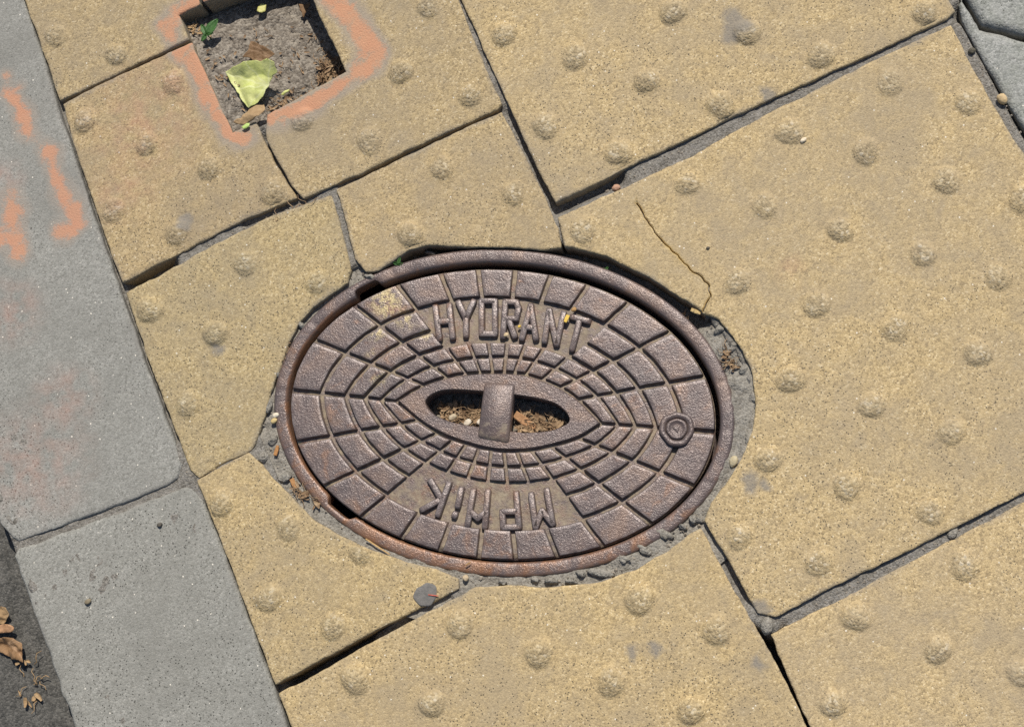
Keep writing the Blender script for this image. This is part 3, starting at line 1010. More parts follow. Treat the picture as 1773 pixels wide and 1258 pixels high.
# ------------------------------------------------------------------ iron frame
frame = empty('hydrant_box', (EC[0], EC[1], -0.06), 'rusty oval cast iron ring set in the paving around the hydrant cover', 'hydrant box')
prof = [(0.0004, -0.05), (0.0, -0.0075), (0.0002, -0.0044), (0.0007, -0.0030), (0.0016, -0.0022), (0.0030, -0.0019), (0.0090, -0.0019), (0.0103, -0.0023), (0.0111, -0.0033),
        (0.0116, -0.0050), (0.0120, -0.0165)]
na = 360
phi = np.linspace(0, 2 * math.pi, na, endpoint=False)
n1 = ell_inv(px((640, 497)))[0][0]
n2 = ell_inv(px((598, 876)))[0][0]


def near(ph, c, w):
    d = np.abs((ph - c + math.pi) % (2 * math.pi) - math.pi)
    return np.clip((w - d) / 0.012, 0, 1)


notch = np.maximum(near(phi, n1, 0.075), near(phi, n2, 0.085))
seams = [ell_inv(px(p))[0][0] for p in [(985, 440), (1060, 470), (1190, 560), (1245, 660), (1270, 745), (1235, 840), (1080, 975), (990, 990), (890, 998), (680, 470), (545, 560), (480, 675), (490, 780), (760, 975), (860, 436)]]
seam = np.max([near(phi, s, 0.016) for s in seams], 0)
v, rust = [], []
ex = ell(phi, EA, EB)
bottom = np.clip((CAM_R[1][:2] @ (ex - EC).T) / EB, -1, 1)       # towards the lower side of the picture
leftw = np.clip(-(CAM_R[0][:2] @ (ex - EC).T) / EA, -1, 1)
for o, zz in prof:
    off = np.full(na, o)
    if o > 0.005:
        off = off - notch * (o - 0.0052) * (0.9 if o > 0.0065 else 0.2)
    p = ell(phi, EA - off, EB - off)
    wob = 0.0006 * vn(ex[:, 0], ex[:, 1], 0.05, 61) + 0.0003 * vn(p[:, 0], p[:, 1], 0.012, 62)
    if zz > -0.04:
        q = zz + wob - 0.0005 * seam - 0.0016 * np.clip(bottom, 0, 1)
    else:
        q = np.full(na, zz)
    v.append(np.column_stack([p, q]))
    rust.append(0.42 * np.clip(bottom, 0, 1) + 0.18 * np.clip(leftw, 0, 1) + (0.25 * np.clip(leftw, 0, 1) + 0.1 if o > 0.009 else 0))
v = np.vstack(v)
rust = np.concatenate(rust)
f = [(j * na + i, j * na + (i + 1) % na, (j + 1) * na + (i + 1) % na, (j + 1) * na + i) for j in range(len(prof) - 1) for i in range(na)]
obj('rim', v, f, M_IRON, frame, attrs={'rust': rust})
seat = []
for o, zz in [(0.0122, -0.0165), (0.0124, -0.032), (0.024, -0.033), (0.024, -0.06)]:
    seat.append(np.column_stack([ell(phi, EA - o, EB - o), np.full(na, zz)]))
f = [(j * na + i, j * na + (i + 1) % na, (j + 1) * na + (i + 1) % na, (j + 1) * na + i) for j in range(3) for i in range(na)]
obj('seat_flange', np.vstack(seat), f, M_IRON, frame)

# ------------------------------------------------------------------ the cover
LC = np.array([-0.2114, -0.0957])
LA, LB = 0.1684, 0.1146
LZ = -0.0062           # top of the plate; the studs stand above it
lid = empty('hydrant_cover', (LC[0], LC[1], LZ), 'oval brown cast iron hydrant cover with raised letters and rings of studs', 'manhole cover')


def lidphi(p):
    return ell_inv(p, LA, LB, LC)[0]


OUT = [(498, 675), (542, 587), (613, 527), (688, 491.6), (759, 465), (825, 459), (891, 458.5), (954, 468), (1017, 489), (1087, 520), (1161, 570), (1222, 648),
       (1241, 746), (1202, 841), (1129, 908.6), (1044, 947), (965, 967), (892, 974), (826.5, 972), (759, 956), (695.5, 930), (628, 893), (562, 842), (508.5, 767)]
INN = [(686, 693), (732, 665), (773, 650), (806, 645), (831, 643), (852, 642), (871, 643), (890, 645), (909, 647), (936, 654), (966.5, 668), (1002, 690),
       (1039.5, 730.5), (1002, 760), (951, 775), (918, 779), (894, 780), (872, 779), (849, 777.5), (826.5, 774), (806, 771), (783, 765), (755, 752), (719.6, 729)]
ophi = np.unwrap(lidphi(px(*OUT)))
ALM_T = spline(px((684, 693), (729, 667), (769, 652), (814, 644.5), (863, 642.5), (908, 646), (957, 663), (1000, 689), (1041, 731)), False, 12)
ALM_B = spline(px((1041, 731), (1000, 756), (938, 774), (900, 779), (856, 778), (814, 769), (764, 751), (727, 729), (684, 693)), False, 12)


def arclen(c):
    s = np.concatenate([[0], np.cumsum(np.hypot(*np.diff(c, axis=0).T))])
    return s / s[-1]


sT, sB = arclen(ALM_T), arclen(ALM_B)


def alm(s):
    """s in 0..1 along the top from left tip to right tip, 1..2 back along the bottom"""
    s = np.asarray(s, float) % 2
    top = s <= 1
    r = np.empty((len(s), 2))
    for k in range(2):
        r[:, k] = np.where(top, np.interp(s, sT, ALM_T[:, k]), np.interp(s - 1, sB, ALM_B[:, k]))
    return r


inn = px(*INN)
isx = []
for i, p in enumerate(inn):
    if i == 0:
        isx.append(0.0)
    elif i == 12:
        isx.append(1.0)
    elif i < 12:
        isx.append(sT[np.argmin(np.hypot(*(ALM_T - p).T))])
    else:
        isx.append(1 + sB[np.argmin(np.hypot(*(ALM_B - p).T))])
isx.append(2.0)
ophi = np.append(ophi, ophi[0] + (2 * math.pi if ophi[-1] > ophi[0] else -2 * math.pi))
FR = [0.0, 0.285, 0.52, 0.70, 0.853, 1.0]


def strip(i, fr, n=6):
    t = np.linspace(0, 1, n)
    e = ell(ophi[i] + (ophi[i + 1] - ophi[i]) * t, LA - 0.0006, LB - 0.0006, LC)
    a = alm(isx[i] + (isx[i + 1] - isx[i]) * t) if i != 23 else alm(np.minimum(isx[i] + (2.0 - isx[i]) * t, 1.99999))
    if i == 11:
        a = alm(np.minimum(isx[i] + (1.0 - isx[i]) * t, 1.0))
    if i == 12:
        a = alm(np.maximum(isx[i] + (isx[i + 1] - isx[i]) * t, 1.000001))
    return e + (a - e) * fr


def raised(name, poly, prof, mat, parent, attrs_fn=None, seed=0, topnoise=0.0002):
    """poly ccw; prof = [(inset, height)]; closed on top"""
    v, f = [], []
    n = len(poly)
    for ins, h in prof:
        q = inset(poly, ins)
        hh = h + (topnoise * vn(q[:, 0], q[:, 1], 0.006, seed) if h > 0.001 else 0)
        v.append(np.column_stack([q, LZ + np.full(n, 1.0) * hh]))
    last = v[-1]
    c = last.mean(0)
    v.append(c[None])
    v = np.vstack(v)
    for j in range(len(prof) - 1):
        f += [(j * n + i, j * n + (i + 1) % n, (j + 1) * n + (i + 1) % n, (j + 1) * n + i) for i in range(n)]
    b = (len(prof) - 1) * n
    f += [(b + i, b + (i + 1) % n, len(v) - 1) for i in range(n)]
    return obj(name, v, f, mat, parent, attrs=attrs_fn(v) if attrs_fn else None)


# plate
ol = ell(np.linspace(0, 2 * math.pi, 260, endpoint=False), LA, LB, LC)
SLOT = ccw(spline(px((735, 692), (751, 678), (780, 672), (835, 675), (893, 681), (935, 688), (963, 697), (982, 714), (985, 729), (970, 739), (948, 746), (910, 749),
                     (888, 747), (826, 739), (789, 733), (757, 722), (740, 708)), True, 6))
gp = np.stack(np.meshgrid(np.arange(-0.39, -0.02, 0.005), np.arange(-0.23, 0.04, 0.005)), -1).reshape(-1, 2)
gp = gp[inside(gp, ol) & ~inside(gp, SLOT)]
gp = gp[(dist_near(gp, ol) > 0.003) & (dist_near(gp, SLOT) > 0.002)]
xy, tris, orig = cdt(np.vstack([ol, SLOT, gp]), [len(ol), len(SLOT)])
tris = [t for t in tris if not inside(xy[list(t)].mean(0)[None], SLOT)[0]]
zz = LZ + 0.0005 * vn(xy[:, 0], xy[:, 1], 0.009, 71) + 0.0003 * vn(xy[:, 0], xy[:, 1], 0.004, 72)
v = np.column_stack([xy, zz])
faces = [t if area2(xy[list(t)]) > 0 else t[::-1] for t in tris]
inv = {o: k for k, o in enumerate(orig) if o >= 0}
for a0, cnt in ((0, len(ol)), (len(ol), len(SLOT))):
    bi = [inv[a0 + i] for i in range(cnt)]
    n0 = len(v)
    w = v[bi].copy()
    w[:, 2] = LZ - 0.013
    v = np.vstack([v, w])
    for i in range(cnt):
        k = (i + 1) % cnt
        q = (bi[i], n0 + i, n0 + k, bi[k])
        faces.append(q if a0 == 0 else q[::-1])
obj('plate', v, faces, M_PLATE, lid)

BOLT = px((1171, 741))[0]
YEL = px((668, 522))[0]


def stud_attrs(v):
    n = len(v)
    d = np.hypot(*(v[:, :2] - YEL).T)
    side = np.clip((LZ + 0.0022 - v[:, 2]) / 0.002, 0, 1)
    yw = np.clip(1.3 - d / 0.012, 0, 1)
    for p, r in [((698, 552), 0.008), ((652, 575), 0.007), ((655, 655), 0.006), ((735, 580), 0.005), ((640, 610), 0.004)]:
        yw = np.maximum(yw, 0.75 * np.clip(1.2 - np.hypot(*(v[:, :2] - px(p)[0]).T) / r, 0, 1))
    return {'yellow': yw, 'dust': 0.5 * side, 'rust': np.full(n, 0.02 + 0.3 * random.random() ** 2)}


def stud_point(i, t, f):
    """point of sector i at fraction t across it and fraction f of the way to the centre"""
    t = np.asarray(t, float)
    f = np.asarray(f, float)
    e = ell(ophi[i] + (ophi[i + 1] - ophi[i]) * t, LA - 0.0006, LB - 0.0006, LC)
    s0, s1 = isx[i], isx[i + 1]
    q = s0 + (s1 - s0) * t
    if i == 11:
        q = np.minimum(q, 1.0)
    elif i == 12:
        q = np.maximum(q, 1.000001)
    elif i == 23:
        q = np.minimum(q, 1.99999)
    return e + (alm(q) - e) * f[:, None]


def stud(i, k, h, g, seed):
    f0, f1 = FR[k], FR[k + 1]
    if k == 0:
        f0 = -0.004
    c = stud_point(i, [0.5, 0.5, 0.5], [f0, (f0 + f1) / 2, f1])
    Hh = np.hypot(*(c[2] - c[0]))
    e = [stud_point(i, [0.0, 1.0], [f, f]) for f in (f0, f1)]
    w0, w1 = np.hypot(*(e[0][1] - e[0][0])), np.hypot(*(e[1][1] - e[1][0]))
    m = min(Hh, w0, w1)
    kx = min(1.0, m / 0.015)
    rs = random.Random(seed)
    ho = h * rs.uniform(0.92, 1.05)
    V, F = [], []
    nn_, ns_ = 7, 5
    prof_ = [(g, -0.0006), (g + 0.0007 * kx, ho * 0.78), (g + 0.00095 * kx, ho * 0.94), (g + 0.0014 * kx, ho), (g + 0.0036 * kx, ho + 0.00005)]
    for ins, zz in prof_:
        fi0 = f0 + (ins - (g if k == 0 else 0)) / Hh * (f1 - f0)
        fi1 = f1 - ins / Hh * (f1 - f0)
        def tr(f):
            w = w0 + (w1 - w0) * (f - f0) / (f1 - f0)
            d = min(0.46, ins / w)
            return d, 1 - d
        a0, b0 = tr(fi0)
        a1, b1 = tr(fi1)
        T = np.concatenate([np.linspace(a0, b0, nn_), np.linspace(b0, b1, ns_)[1:-1], np.linspace(b1, a1, nn_), np.linspace(a1, a0, ns_)[1:-1]])
        FF = np.concatenate([np.full(nn_, fi0), np.linspace(fi0, fi1, ns_)[1:-1], np.full(nn_, fi1), np.linspace(fi1, fi0, ns_)[1:-1]])
        p = stud_point(i, T, FF)
        if zz > 0:
            p = p + 0.00022 * np.stack([vn(p[:, 0], p[:, 1], 0.004, seed), vn(p[:, 0], p[:, 1], 0.004, seed + 1)], 1)
        hh = zz + (0.0003 * vn(p[:, 0], p[:, 1], 0.007, seed + 2) if zz > 0.001 else 0)
        V.append(np.column_stack([p, LZ + np.full(len(p), 1.0) * hh]))
    n = len(V[0])
    flip = area2(V[0][:, :2]) < 0
    V.append(V[-1].mean(0)[None])
    V = np.vstack(V)
    for j in range(len(prof_) - 1):
        F += [(j * n + q, j * n + (q + 1) % n, (j + 1) * n + (q + 1) % n, (j + 1) * n + q) for q in range(n)]
    b = (len(prof_) - 1) * n
    F += [(b + q, b + (q + 1) % n, len(V) - 1) for q in range(n)]
    if flip:
        F = [q[::-1] for q in F]
    at = stud_attrs(V)
    pol = np.zeros(len(V))
    pol[2 * n:4 * n] = 0.9
    at['polish'] = pol
    return obj('stud', V, F, M_IRON, lid, attrs=at)


for i in range(24):
    lettered = (3 <= i <= 8) or (15 <= i <= 20)
    for k in range(5):
        if lettered and k in (1, 2):
            continue
        small = lettered and k > 2
        stud(i, k, 0.0041 if k < 3 else 0.0035, 0.0010 if small else 0.0013, i * 7 + k)

# centre collar round the slot
alm_ol = ccw(np.vstack([ALM_T[:-1], ALM_B[:-1]]))
alm_ol = inset(alm_ol, 0.0008)
top = inset(alm_ol, 0.0012)
xy, tris, orig = cdt(np.vstack([top, SLOT]), [len(top), len(SLOT)])
tris = [t for t in tris if not inside(xy[list(t)].mean(0)[None], SLOT)[0]]
H = 0.0042
v = np.column_stack([xy, np.full(len(xy), LZ + H)])
faces = [t if area2(xy[list(t)]) > 0 else t[::-1] for t in tris]
inv = {o: k for k, o in enumerate(orig) if o >= 0}
nt, ns = len(top), len(SLOT)
n0 = len(v)
mid1 = inset(alm_ol, 0.0006)
v = np.vstack([v, np.column_stack([mid1, np.full(nt, LZ + H - 0.0008)]), np.column_stack([alm_ol, np.full(nt, LZ - 0.0005)]),
               np.column_stack([inset(SLOT, 0.0006), np.full(ns, LZ + H - 0.0008)]), np.column_stack([inset(SLOT, 0.0009), np.full(ns, LZ - 0.014)])])
for i in range(nt):
    k = (i + 1) % nt
    faces.append((inv[i], n0 + i, n0 + k, inv[k]))
    faces.append((n0 + i, n0 + nt + i, n0 + nt + k, n0 + k))
m0 = n0 + 2 * nt
for i in range(ns):
    k = (i + 1) % ns
    faces.append((inv[nt + i], inv[nt + k], m0 + k, m0 + i))
    faces.append((m0 + i, m0 + k, m0 + ns + k, m0 + ns + i))
obj('slot_collar', v, faces, M_IRON, lid, smooth=False)

# lifting bar across the slot: an arched strap
TL, TR, BL, BR = px((838, 660))[0], px((891, 662))[0], px((826, 758))[0], px((880, 768))[0]
v, f = [], []
nl, cross = 22, [(-1.0, -0.010), (-1.0, -0.0022), (-0.96, -0.0008), (-0.86, 0.0), (0.86, 0.0), (0.96, -0.0008), (1.0, -0.0022), (1.0, -0.010)]
for j in range(nl + 1):
    t = j / nl
    c = (TL + TR) / 2 * (1 - t) + (BL + BR) / 2 * t
    wv_ = (TR - TL) / 2 * (1 - t) + (BR - BL) / 2 * t
    sag = math.sin(math.pi * t) ** 0.6
    zt = LZ + H + 0.0007 + 0.0032 * sag - (0.0012 if j in (0, nl) else 0)
    for s, dz in cross:
        p = c + wv_ * s * (1.0 if 0 < j < nl else 0.97)
        v.append((p[0], p[1], zt + dz))
nc = len(cross)
for j in range(nl):
    for i in range(nc - 1):
        f.append((j * nc + i, j * nc + i + 1, (j + 1) * nc + i + 1, (j + 1) * nc + i)[::-1])
f.append(tuple(range(nc)))
f.append(tuple(nl * nc + i for i in range(nc))[::-1])
v = np.array(v)
obj('lifting_bar', v, f, M_IRON, lid, attrs={'dust': 0.35 * np.clip((v[:, 1] * 0 + (np.hypot(*(v[:, :2] - (BL + BR) / 2).T) < 0.018)), 0, 1)})


# letters, each a set of round-topped strokes
def stroke(pts, w=0.0021, h=0.0036):
    p = np.array(pts, float)
    t = np.gradient(p, axis=0)
    t /= np.linalg.norm(t, axis=1)[:, None] + 1e-12
    n = np.stack([-t[:, 1], t[:, 0]], 1)
    p = p.copy()
    cs = [(-1.12, -0.0006), (-0.98, h * 0.72), (-0.84, h * 0.93), (-0.6, h), (0.6, h), (0.84, h * 0.93), (0.98, h * 0.72), (1.12, -0.0006)]
    V, F = [], []
    rows = [(p[0] - t[0] * w * 1.0, n[0], 0.7, 0.0), (p[0] - t[0] * w * 0.8, n[0], 0.85, 0.85)] + [(p[k], n[k], 1.0, 1.0) for k in range(len(p))] + \
           [(p[-1] + t[-1] * w * 0.8, n[-1], 0.85, 0.85), (p[-1] + t[-1] * w * 1.0, n[-1], 0.7, 0.0)]
    for c, nn, kw, kh in rows:
        for s, zz in cs:
            q = c + nn * s * w * kw
            V.append((q[0], q[1], LZ + (zz * kh if zz > 0 else zz)))
    m = len(cs)
    for j in range(len(rows) - 1):
        for i in range(m - 1):
            F.append((j * m + i, j * m + i + 1, (j + 1) * m + i + 1, (j + 1) * m + i)[::-1])
    return V, F


def letter(strokes, w=0.0025, h=0.0044):
    V, F = [], []
    for s in strokes:
        pts = []
        g = px(*s)
        for a, b in zip(g[:-1], g[1:]):
            pts += [a + (b - a) * t for t in (0, 0.33, 0.67)]
        pts.append(g[-1])
        # split at sharp corners so that each leg keeps its width
        segs = [[g[k], g[k] + (g[k + 1] - g[k]) * 0.5, g[k + 1]] for k in range(len(g) - 1)]
        for sg in segs:
            v_, f_ = stroke(sg, w, h)
            n0 = len(V)
            V += v_
            F += [tuple(i + n0 for i in q) for q in f_]
    zt = np.array(V)[:, 2] - LZ
    return obj('letter', V, F, M_IRON, lid, attrs={'polish': np.clip((zt - 0.0034) / 0.0006, 0, 1) * 0.8, 'dust': np.clip((0.002 - zt) / 0.002, 0, 1) * 0.5,
                                                   'rust': np.full(len(V), 0.35 * random.random() ** 2)})


for st in [
    [[(752, 530), (759, 585)], [(776, 527), (782, 582)], [(757, 556), (778, 554)]],                                        # H
    [[(792, 522), (805, 549)], [(818, 520), (805, 549)], [(805, 549), (805, 579)]],                                        # Y
    [[(832, 519), (855, 519)], [(855, 519), (855, 576)], [(855, 576), (832, 576)], [(832, 576), (832, 519)]],              # D
    [[(873, 520), (869, 580)], [(873, 520), (892, 521)], [(892, 521), (896, 531)], [(896, 531), (892, 549)], [(892, 549), (872, 550)], [(879, 551), (889, 579)]],   # R
    [[(902, 583), (917, 527)], [(917, 527), (926, 583)], [(907, 564), (923, 565)]],                                        # A
    [[(941, 588), (949, 535)], [(949, 535), (962, 593)], [(962, 593), (974, 540)]],                                        # N
    [[(989, 546), (1017, 553)], [(1002, 550), (989, 602)]],                                                                # T
    [[(918, 855), (926, 911)], [(926, 911), (937, 883)], [(937, 883), (955, 905)], [(955, 905), (945, 847)]],              # M
    [[(892, 853), (897, 911)], [(897, 911), (870, 912)], [(870, 912), (868, 885)], [(868, 885), (894, 884)]],              # P
    [[(808, 908), (818, 848)], [(814, 886), (826, 896)], [(826, 896), (840, 886)], [(843, 850), (838, 911)]],              # W
    [[(797, 846), (791, 875)], [(786.5, 889), (785.5, 892)]],                                                              # i
    [[(775, 837), (757, 890)], [(744, 831), (763, 863)], [(730, 881), (762, 864)]],                                        # K
]:
    letter(st)

# lock bolt
bolt = empty('lock_bolt', (BOLT[0] - LC[0], BOLT[1] - LC[1], 0))
bolt.parent = lid


def lathe(name, c, prof, mat, parent, n=36, wob=0.0, z0=LZ):
    v, f = [], []
    for r, zz in prof:
        for i in range(n):
            a = 2 * math.pi * i / n
            k = 1 + wob * math.sin(3 * a + 1) + wob * 0.6 * math.sin(7 * a)
            v.append((c[0] + r * k * math.cos(a), c[1] + r * k * math.sin(a), z0 + zz))
    for j in range(len(prof) - 1):
        f += [(j * n + i, j * n + (i + 1) % n, (j + 1) * n + (i + 1) % n, (j + 1) * n + i) for i in range(n)]
    f.append(tuple(range((len(prof) - 1) * n, len(prof) * n)))
    return obj(name, v, f, mat, parent)


lathe('washer', BOLT, [(0.0138, -0.001), (0.0133, 0.0060), (0.0128, 0.0070), (0.0118, 0.0076), (0.0100, 0.0074), (0.0090, 0.0064), (0.0086, 0.0060), (0.0084, 0.0050)], M_IRON, bolt, 40, 0.04)
lathe('bolt_head', BOLT, [(0.0082, 0.0046), (0.0081, 0.0066), (0.0074, 0.0074), (0.0060, 0.0075), (0.0056, 0.0068), (0.0030, 0.0067)], M_IRON, bolt, 30, 0.03)
tri = [BOLT + 0.0044 * np.array([math.cos(a), math.sin(a)]) for a in (0.3, 0.3 + 2.09, 0.3 + 4.19)]
tri = resample(tri, 0.002)
raised('bolt_mark', ccw(tri), [(0.0, 0.0060), (0.0006, 0.0074), (0.0012, 0.0075)], M_IRON, bolt, None, 3, 0.0001)
lid.rotation_euler = (0.004, 0.024, 0)
lid.location.z = LZ - 0.0008


# ------------------------------------------------------------------ dirt in the slot, soil in the square hole
def patch(name, poly, zf, grid, mat, label, cat, kind='stuff'):
    ol = resample(ccw(poly), grid)
    lo, hi = ol.min(0), ol.max(0)
    gp = np.stack(np.meshgrid(np.arange(lo[0], hi[0], grid), np.arange(lo[1], hi[1], grid)), -1).reshape(-1, 2)
    gp = gp + (rng.random(gp.shape) - 0.5) * grid * 0.4
    gp = gp[inside(gp, ol)]
    gp = gp[dist_near(gp, ol) > grid * 0.5]
    xy, tris, _ = cdt(np.vstack([ol, gp]), [len(ol)])
    o = obj(name, np.column_stack([xy, zf(xy)]), [t if area2(xy[list(t)]) > 0 else t[::-1] for t in tris], mat)
    return tag(o, label, cat, None, kind)


SLOT_OUT = inset(SLOT, -0.006)


def slot_z(xy):
    c = SLOT.mean(0)
    up = (xy - c) @ (-CAM_R[1][:2])
    return -0.0225 - 0.16 * up + 0.0022 * vn(xy[:, 0], xy[:, 1], 0.009, 81) + 0.0012 * vn(xy[:, 0], xy[:, 1], 0.0035, 82)


patch('slot_dirt', SLOT_OUT, slot_z, 0.0016, M_SOIL, 'brown dirt filling the slot of the hydrant cover', 'dirt')
HP = np.array(HOLE)


def hole_z(xy):
    x = (xy[:, 0] + 0.3135) / 0.109          # 0 left .. 1 right
    y = (xy[:, 1] - 0.2155) / 0.119          # 0 bottom .. 1 top
    base = -0.0035 - 0.026 * np.clip(x * 1.2, 0, 1) ** 0.9 - 0.018 * np.clip(y - 0.35, 0, 1) + 0.014 * np.clip(0.3 - y, 0, 1) * np.clip(x * 1.3, 0, 1)
    return base + 0.0022 * vn(xy[:, 0], xy[:, 1], 0.016, 83) + 0.0017 * vn(xy[:, 0], xy[:, 1], 0.006, 84) + 0.0006 * vn(xy[:, 0], xy[:, 1], 0.0028, 85)


patch('hole_soil', [(-0.3175, 0.338), (-0.3175, 0.2115), (-0.2, 0.2115), (-0.2, 0.338)], hole_z, 0.0016, M_SOIL,
      'grey soil filling the square hole between the paint lines', 'soil')


# ------------------------------------------------------------------ loose litter
def flake(V, F, c, z, L, W, rot, rnd):
    """a curled scrap of dry leaf, 3 x 4 grid"""
    n0 = len(V)
    curl = rnd.uniform(0.3, 1.4)
    tw = rnd.uniform(-0.6, 0.6)
    for i in range(4):
        s = i / 3 - 0.5
        for j in range(3):
            t = j / 2 - 0.5
            ww = W * (1 - 1.5 * abs(s) ** 1.7) * rnd.uniform(0.8, 1.1)
            x, y = s * L, t * ww
            zz = z + curl * (abs(t) * W * 0.8 + s * s * L * 0.5) + tw * s * t * W * 2 + rnd.uniform(0, 0.0004)
            V.append((c[0] + x * math.cos(rot) - y * math.sin(rot), c[1] + x * math.sin(rot) + y * math.cos(rot), zz))
    for i in range(3):
        for j in range(2):
            F.append((n0 + i * 3 + j, n0 + (i + 1) * 3 + j, n0 + (i + 1) * 3 + j + 1, n0 + i * 3 + j + 1))


def twig(V, F, a, b, r, bow=0.0):
    n0 = len(V)
    a, b = np.array(a, float), np.array(b, float)
    d = (b - a) / np.linalg.norm(b - a)
    s = np.cross(d, (0, 0, 1))
    s /= np.linalg.norm(s) + 1e-9
    u = np.cross(s, d)
    for k in range(5):
        t = k / 4
        c = a + (b - a) * t + u * bow * math.sin(math.pi * t) + s * bow * 0.8 * math.sin(2.2 * math.pi * t)
        for i in range(5):
            an = 2 * math.pi * i / 5
            q = c + (s * math.cos(an) + u * math.sin(an)) * r * (1 - 0.4 * t)
            V.append(tuple(q))
    for k in range(4):
        for i in range(5):
            F.append((n0 + k * 5 + i, n0 + k * 5 + (i + 1) % 5, n0 + (k + 1) * 5 + (i + 1) % 5, n0 + (k + 1) * 5 + i))


def litter(name, label, polys, zf, nfl, ntw, size, seed, mat=None):
    rnd = random.Random(seed)
    V, F = [], []
    for poly in polys:
        pg = ccw(px(*poly))
        lo, hi = pg.min(0), pg.max(0)
        k = 0
        while k < nfl + ntw:
            c = np.array([rnd.uniform(lo[0], hi[0]), rnd.uniform(lo[1], hi[1])])
            if not inside(c[None], pg)[0]:
                continue
            z0 = float(zf(c[None])[0])
            if k < nfl:
                flake(V, F, c, z0 + rnd.uniform(0.0002, 0.003), size * rnd.uniform(0.5, 1.5), size * rnd.uniform(0.3, 0.7), rnd.uniform(0, 6.28), rnd)
            else:
                a = rnd.uniform(0, 6.28)
                L = size * rnd.uniform(1.0, 2.2)
                twig(V, F, (c[0], c[1], z0 + 0.0012), (c[0] + L * math.cos(a), c[1] + L * math.sin(a), z0 + rnd.uniform(0.001, 0.005)), 0.0003 + 0.0003 * rnd.random(), L * 0.15)
            k += 1
    o = obj(name, V, F, mat or M_LITTER)
    return tag(o, label, 'litter', None, 'stuff')


litter('dry_litter', 'brown dry litter tangled in the right corner of the square hole', [[(540, 85), (575, 75), (596, 110), (590, 128), (560, 140), (538, 125)]], hole_z, 70, 70, 0.006, 1)
litter('dry_litter', 'small brown crumbs scattered over the soil of the square hole', [[(330, 60), (430, 20), (530, 20), (580, 110), (480, 160), (400, 190)]], hole_z, 60, 26, 0.0035, 21)
litter('dry_litter', 'brown crumbs of dry leaf along the lower edge of the square hole',
       [[(455, 185), (470, 160), (510, 155), (560, 130), (590, 130), (560, 155), (510, 178)]], lambda q: hole_z(q) + 0.001, 50, 30, 0.0055, 2)
litter('dry_litter', 'dry brown leaf scraps and chaff inside the slot of the hydrant cover, left of its bar',
       [[(752, 690), (830, 700), (826, 735), (780, 728), (755, 715)]], lambda q: slot_z(q) + 0.001, 85, 35, 0.0058, 3)
litter('dry_litter', 'dry brown leaf scraps and chaff inside the slot of the hydrant cover, right of its bar',
       [[(890, 712), (930, 705), (975, 725), (965, 738), (920, 746), (890, 742)]], lambda q: slot_z(q) + 0.001, 85, 35, 0.0055, 4)
litter('dry_litter', 'reddish brown shreds of wood in the mortar at the lower left of the frame',
       [[(497, 830), (508, 830), (555, 875), (550, 882), (510, 850)]], lambda q: np.full(len(q), -0.004), 18, 10, 0.005, 5)
litter('dry_litter', 'brown shreds caught in the mortar at the right of the frame',
       [[(1252, 600), (1265, 610), (1276, 635), (1270, 640), (1255, 620)]], lambda q: np.full(len(q), -0.004), 14, 16, 0.0045, 6)
litter('dry_litter', 'small reddish crumbs by the left rim of the frame', [[(478, 620), (500, 590), (506, 596), (484, 632)]],
       lambda q: np.full(len(q), -0.0035), 26, 4, 0.002, 8)
litter('dry_litter', 'thin reddish root fibres in the joint right of the cracked paint slab',
       [[(470, 380), (500, 362), (560, 338), (565, 344), (510, 366), (480, 384)]], lambda q: np.minimum(zsand(q), -0.0025), 5, 9, 0.006, 9, M_LITTER)
litter('dry_litter', 'crumbs lying in the dark gap above the frame', [[(985, 438), (1050, 462), (1140, 512), (1200, 545), (1195, 550), (1130, 520), (1040, 470)]],
       lambda q: np.full(len(q), -0.016), 26, 12, 0.003, 10)
litter('dry_litter', 'pale crumbs beside the seedling in the square hole', [[(318, 30), (340, 32), (345, 50), (325, 52)]], lambda q: hole_z(q) + 0.001, 16, 4, 0.004, 12, M_TANLEAF)

# grit scattered over soil, joints and lid
rnd = random.Random(5)
GV, GF = [], []


def grit(c, z, r):
    n0 = len(GV)
    ps = [(1, 0, 0), (-1, 0, 0), (0, 1, 0), (0, -1, 0), (0, 0, 1), (0, 0, -1)]
    a = rnd.uniform(0, 3)
    for x, y, q in ps:
        k = r * rnd.uniform(0.7, 1.3)
        GV.append((c[0] + k * (x * math.cos(a) - y * math.sin(a)), c[1] + k * (x * math.sin(a) + y * math.cos(a)), z + k * q * 0.8))
    for t in [(0, 2, 4), (2, 1, 4), (1, 3, 4), (3, 0, 4), (2, 0, 5), (1, 2, 5), (3, 1, 5), (0, 3, 5)]:
        GF.append(tuple(n0 + i for i in t))


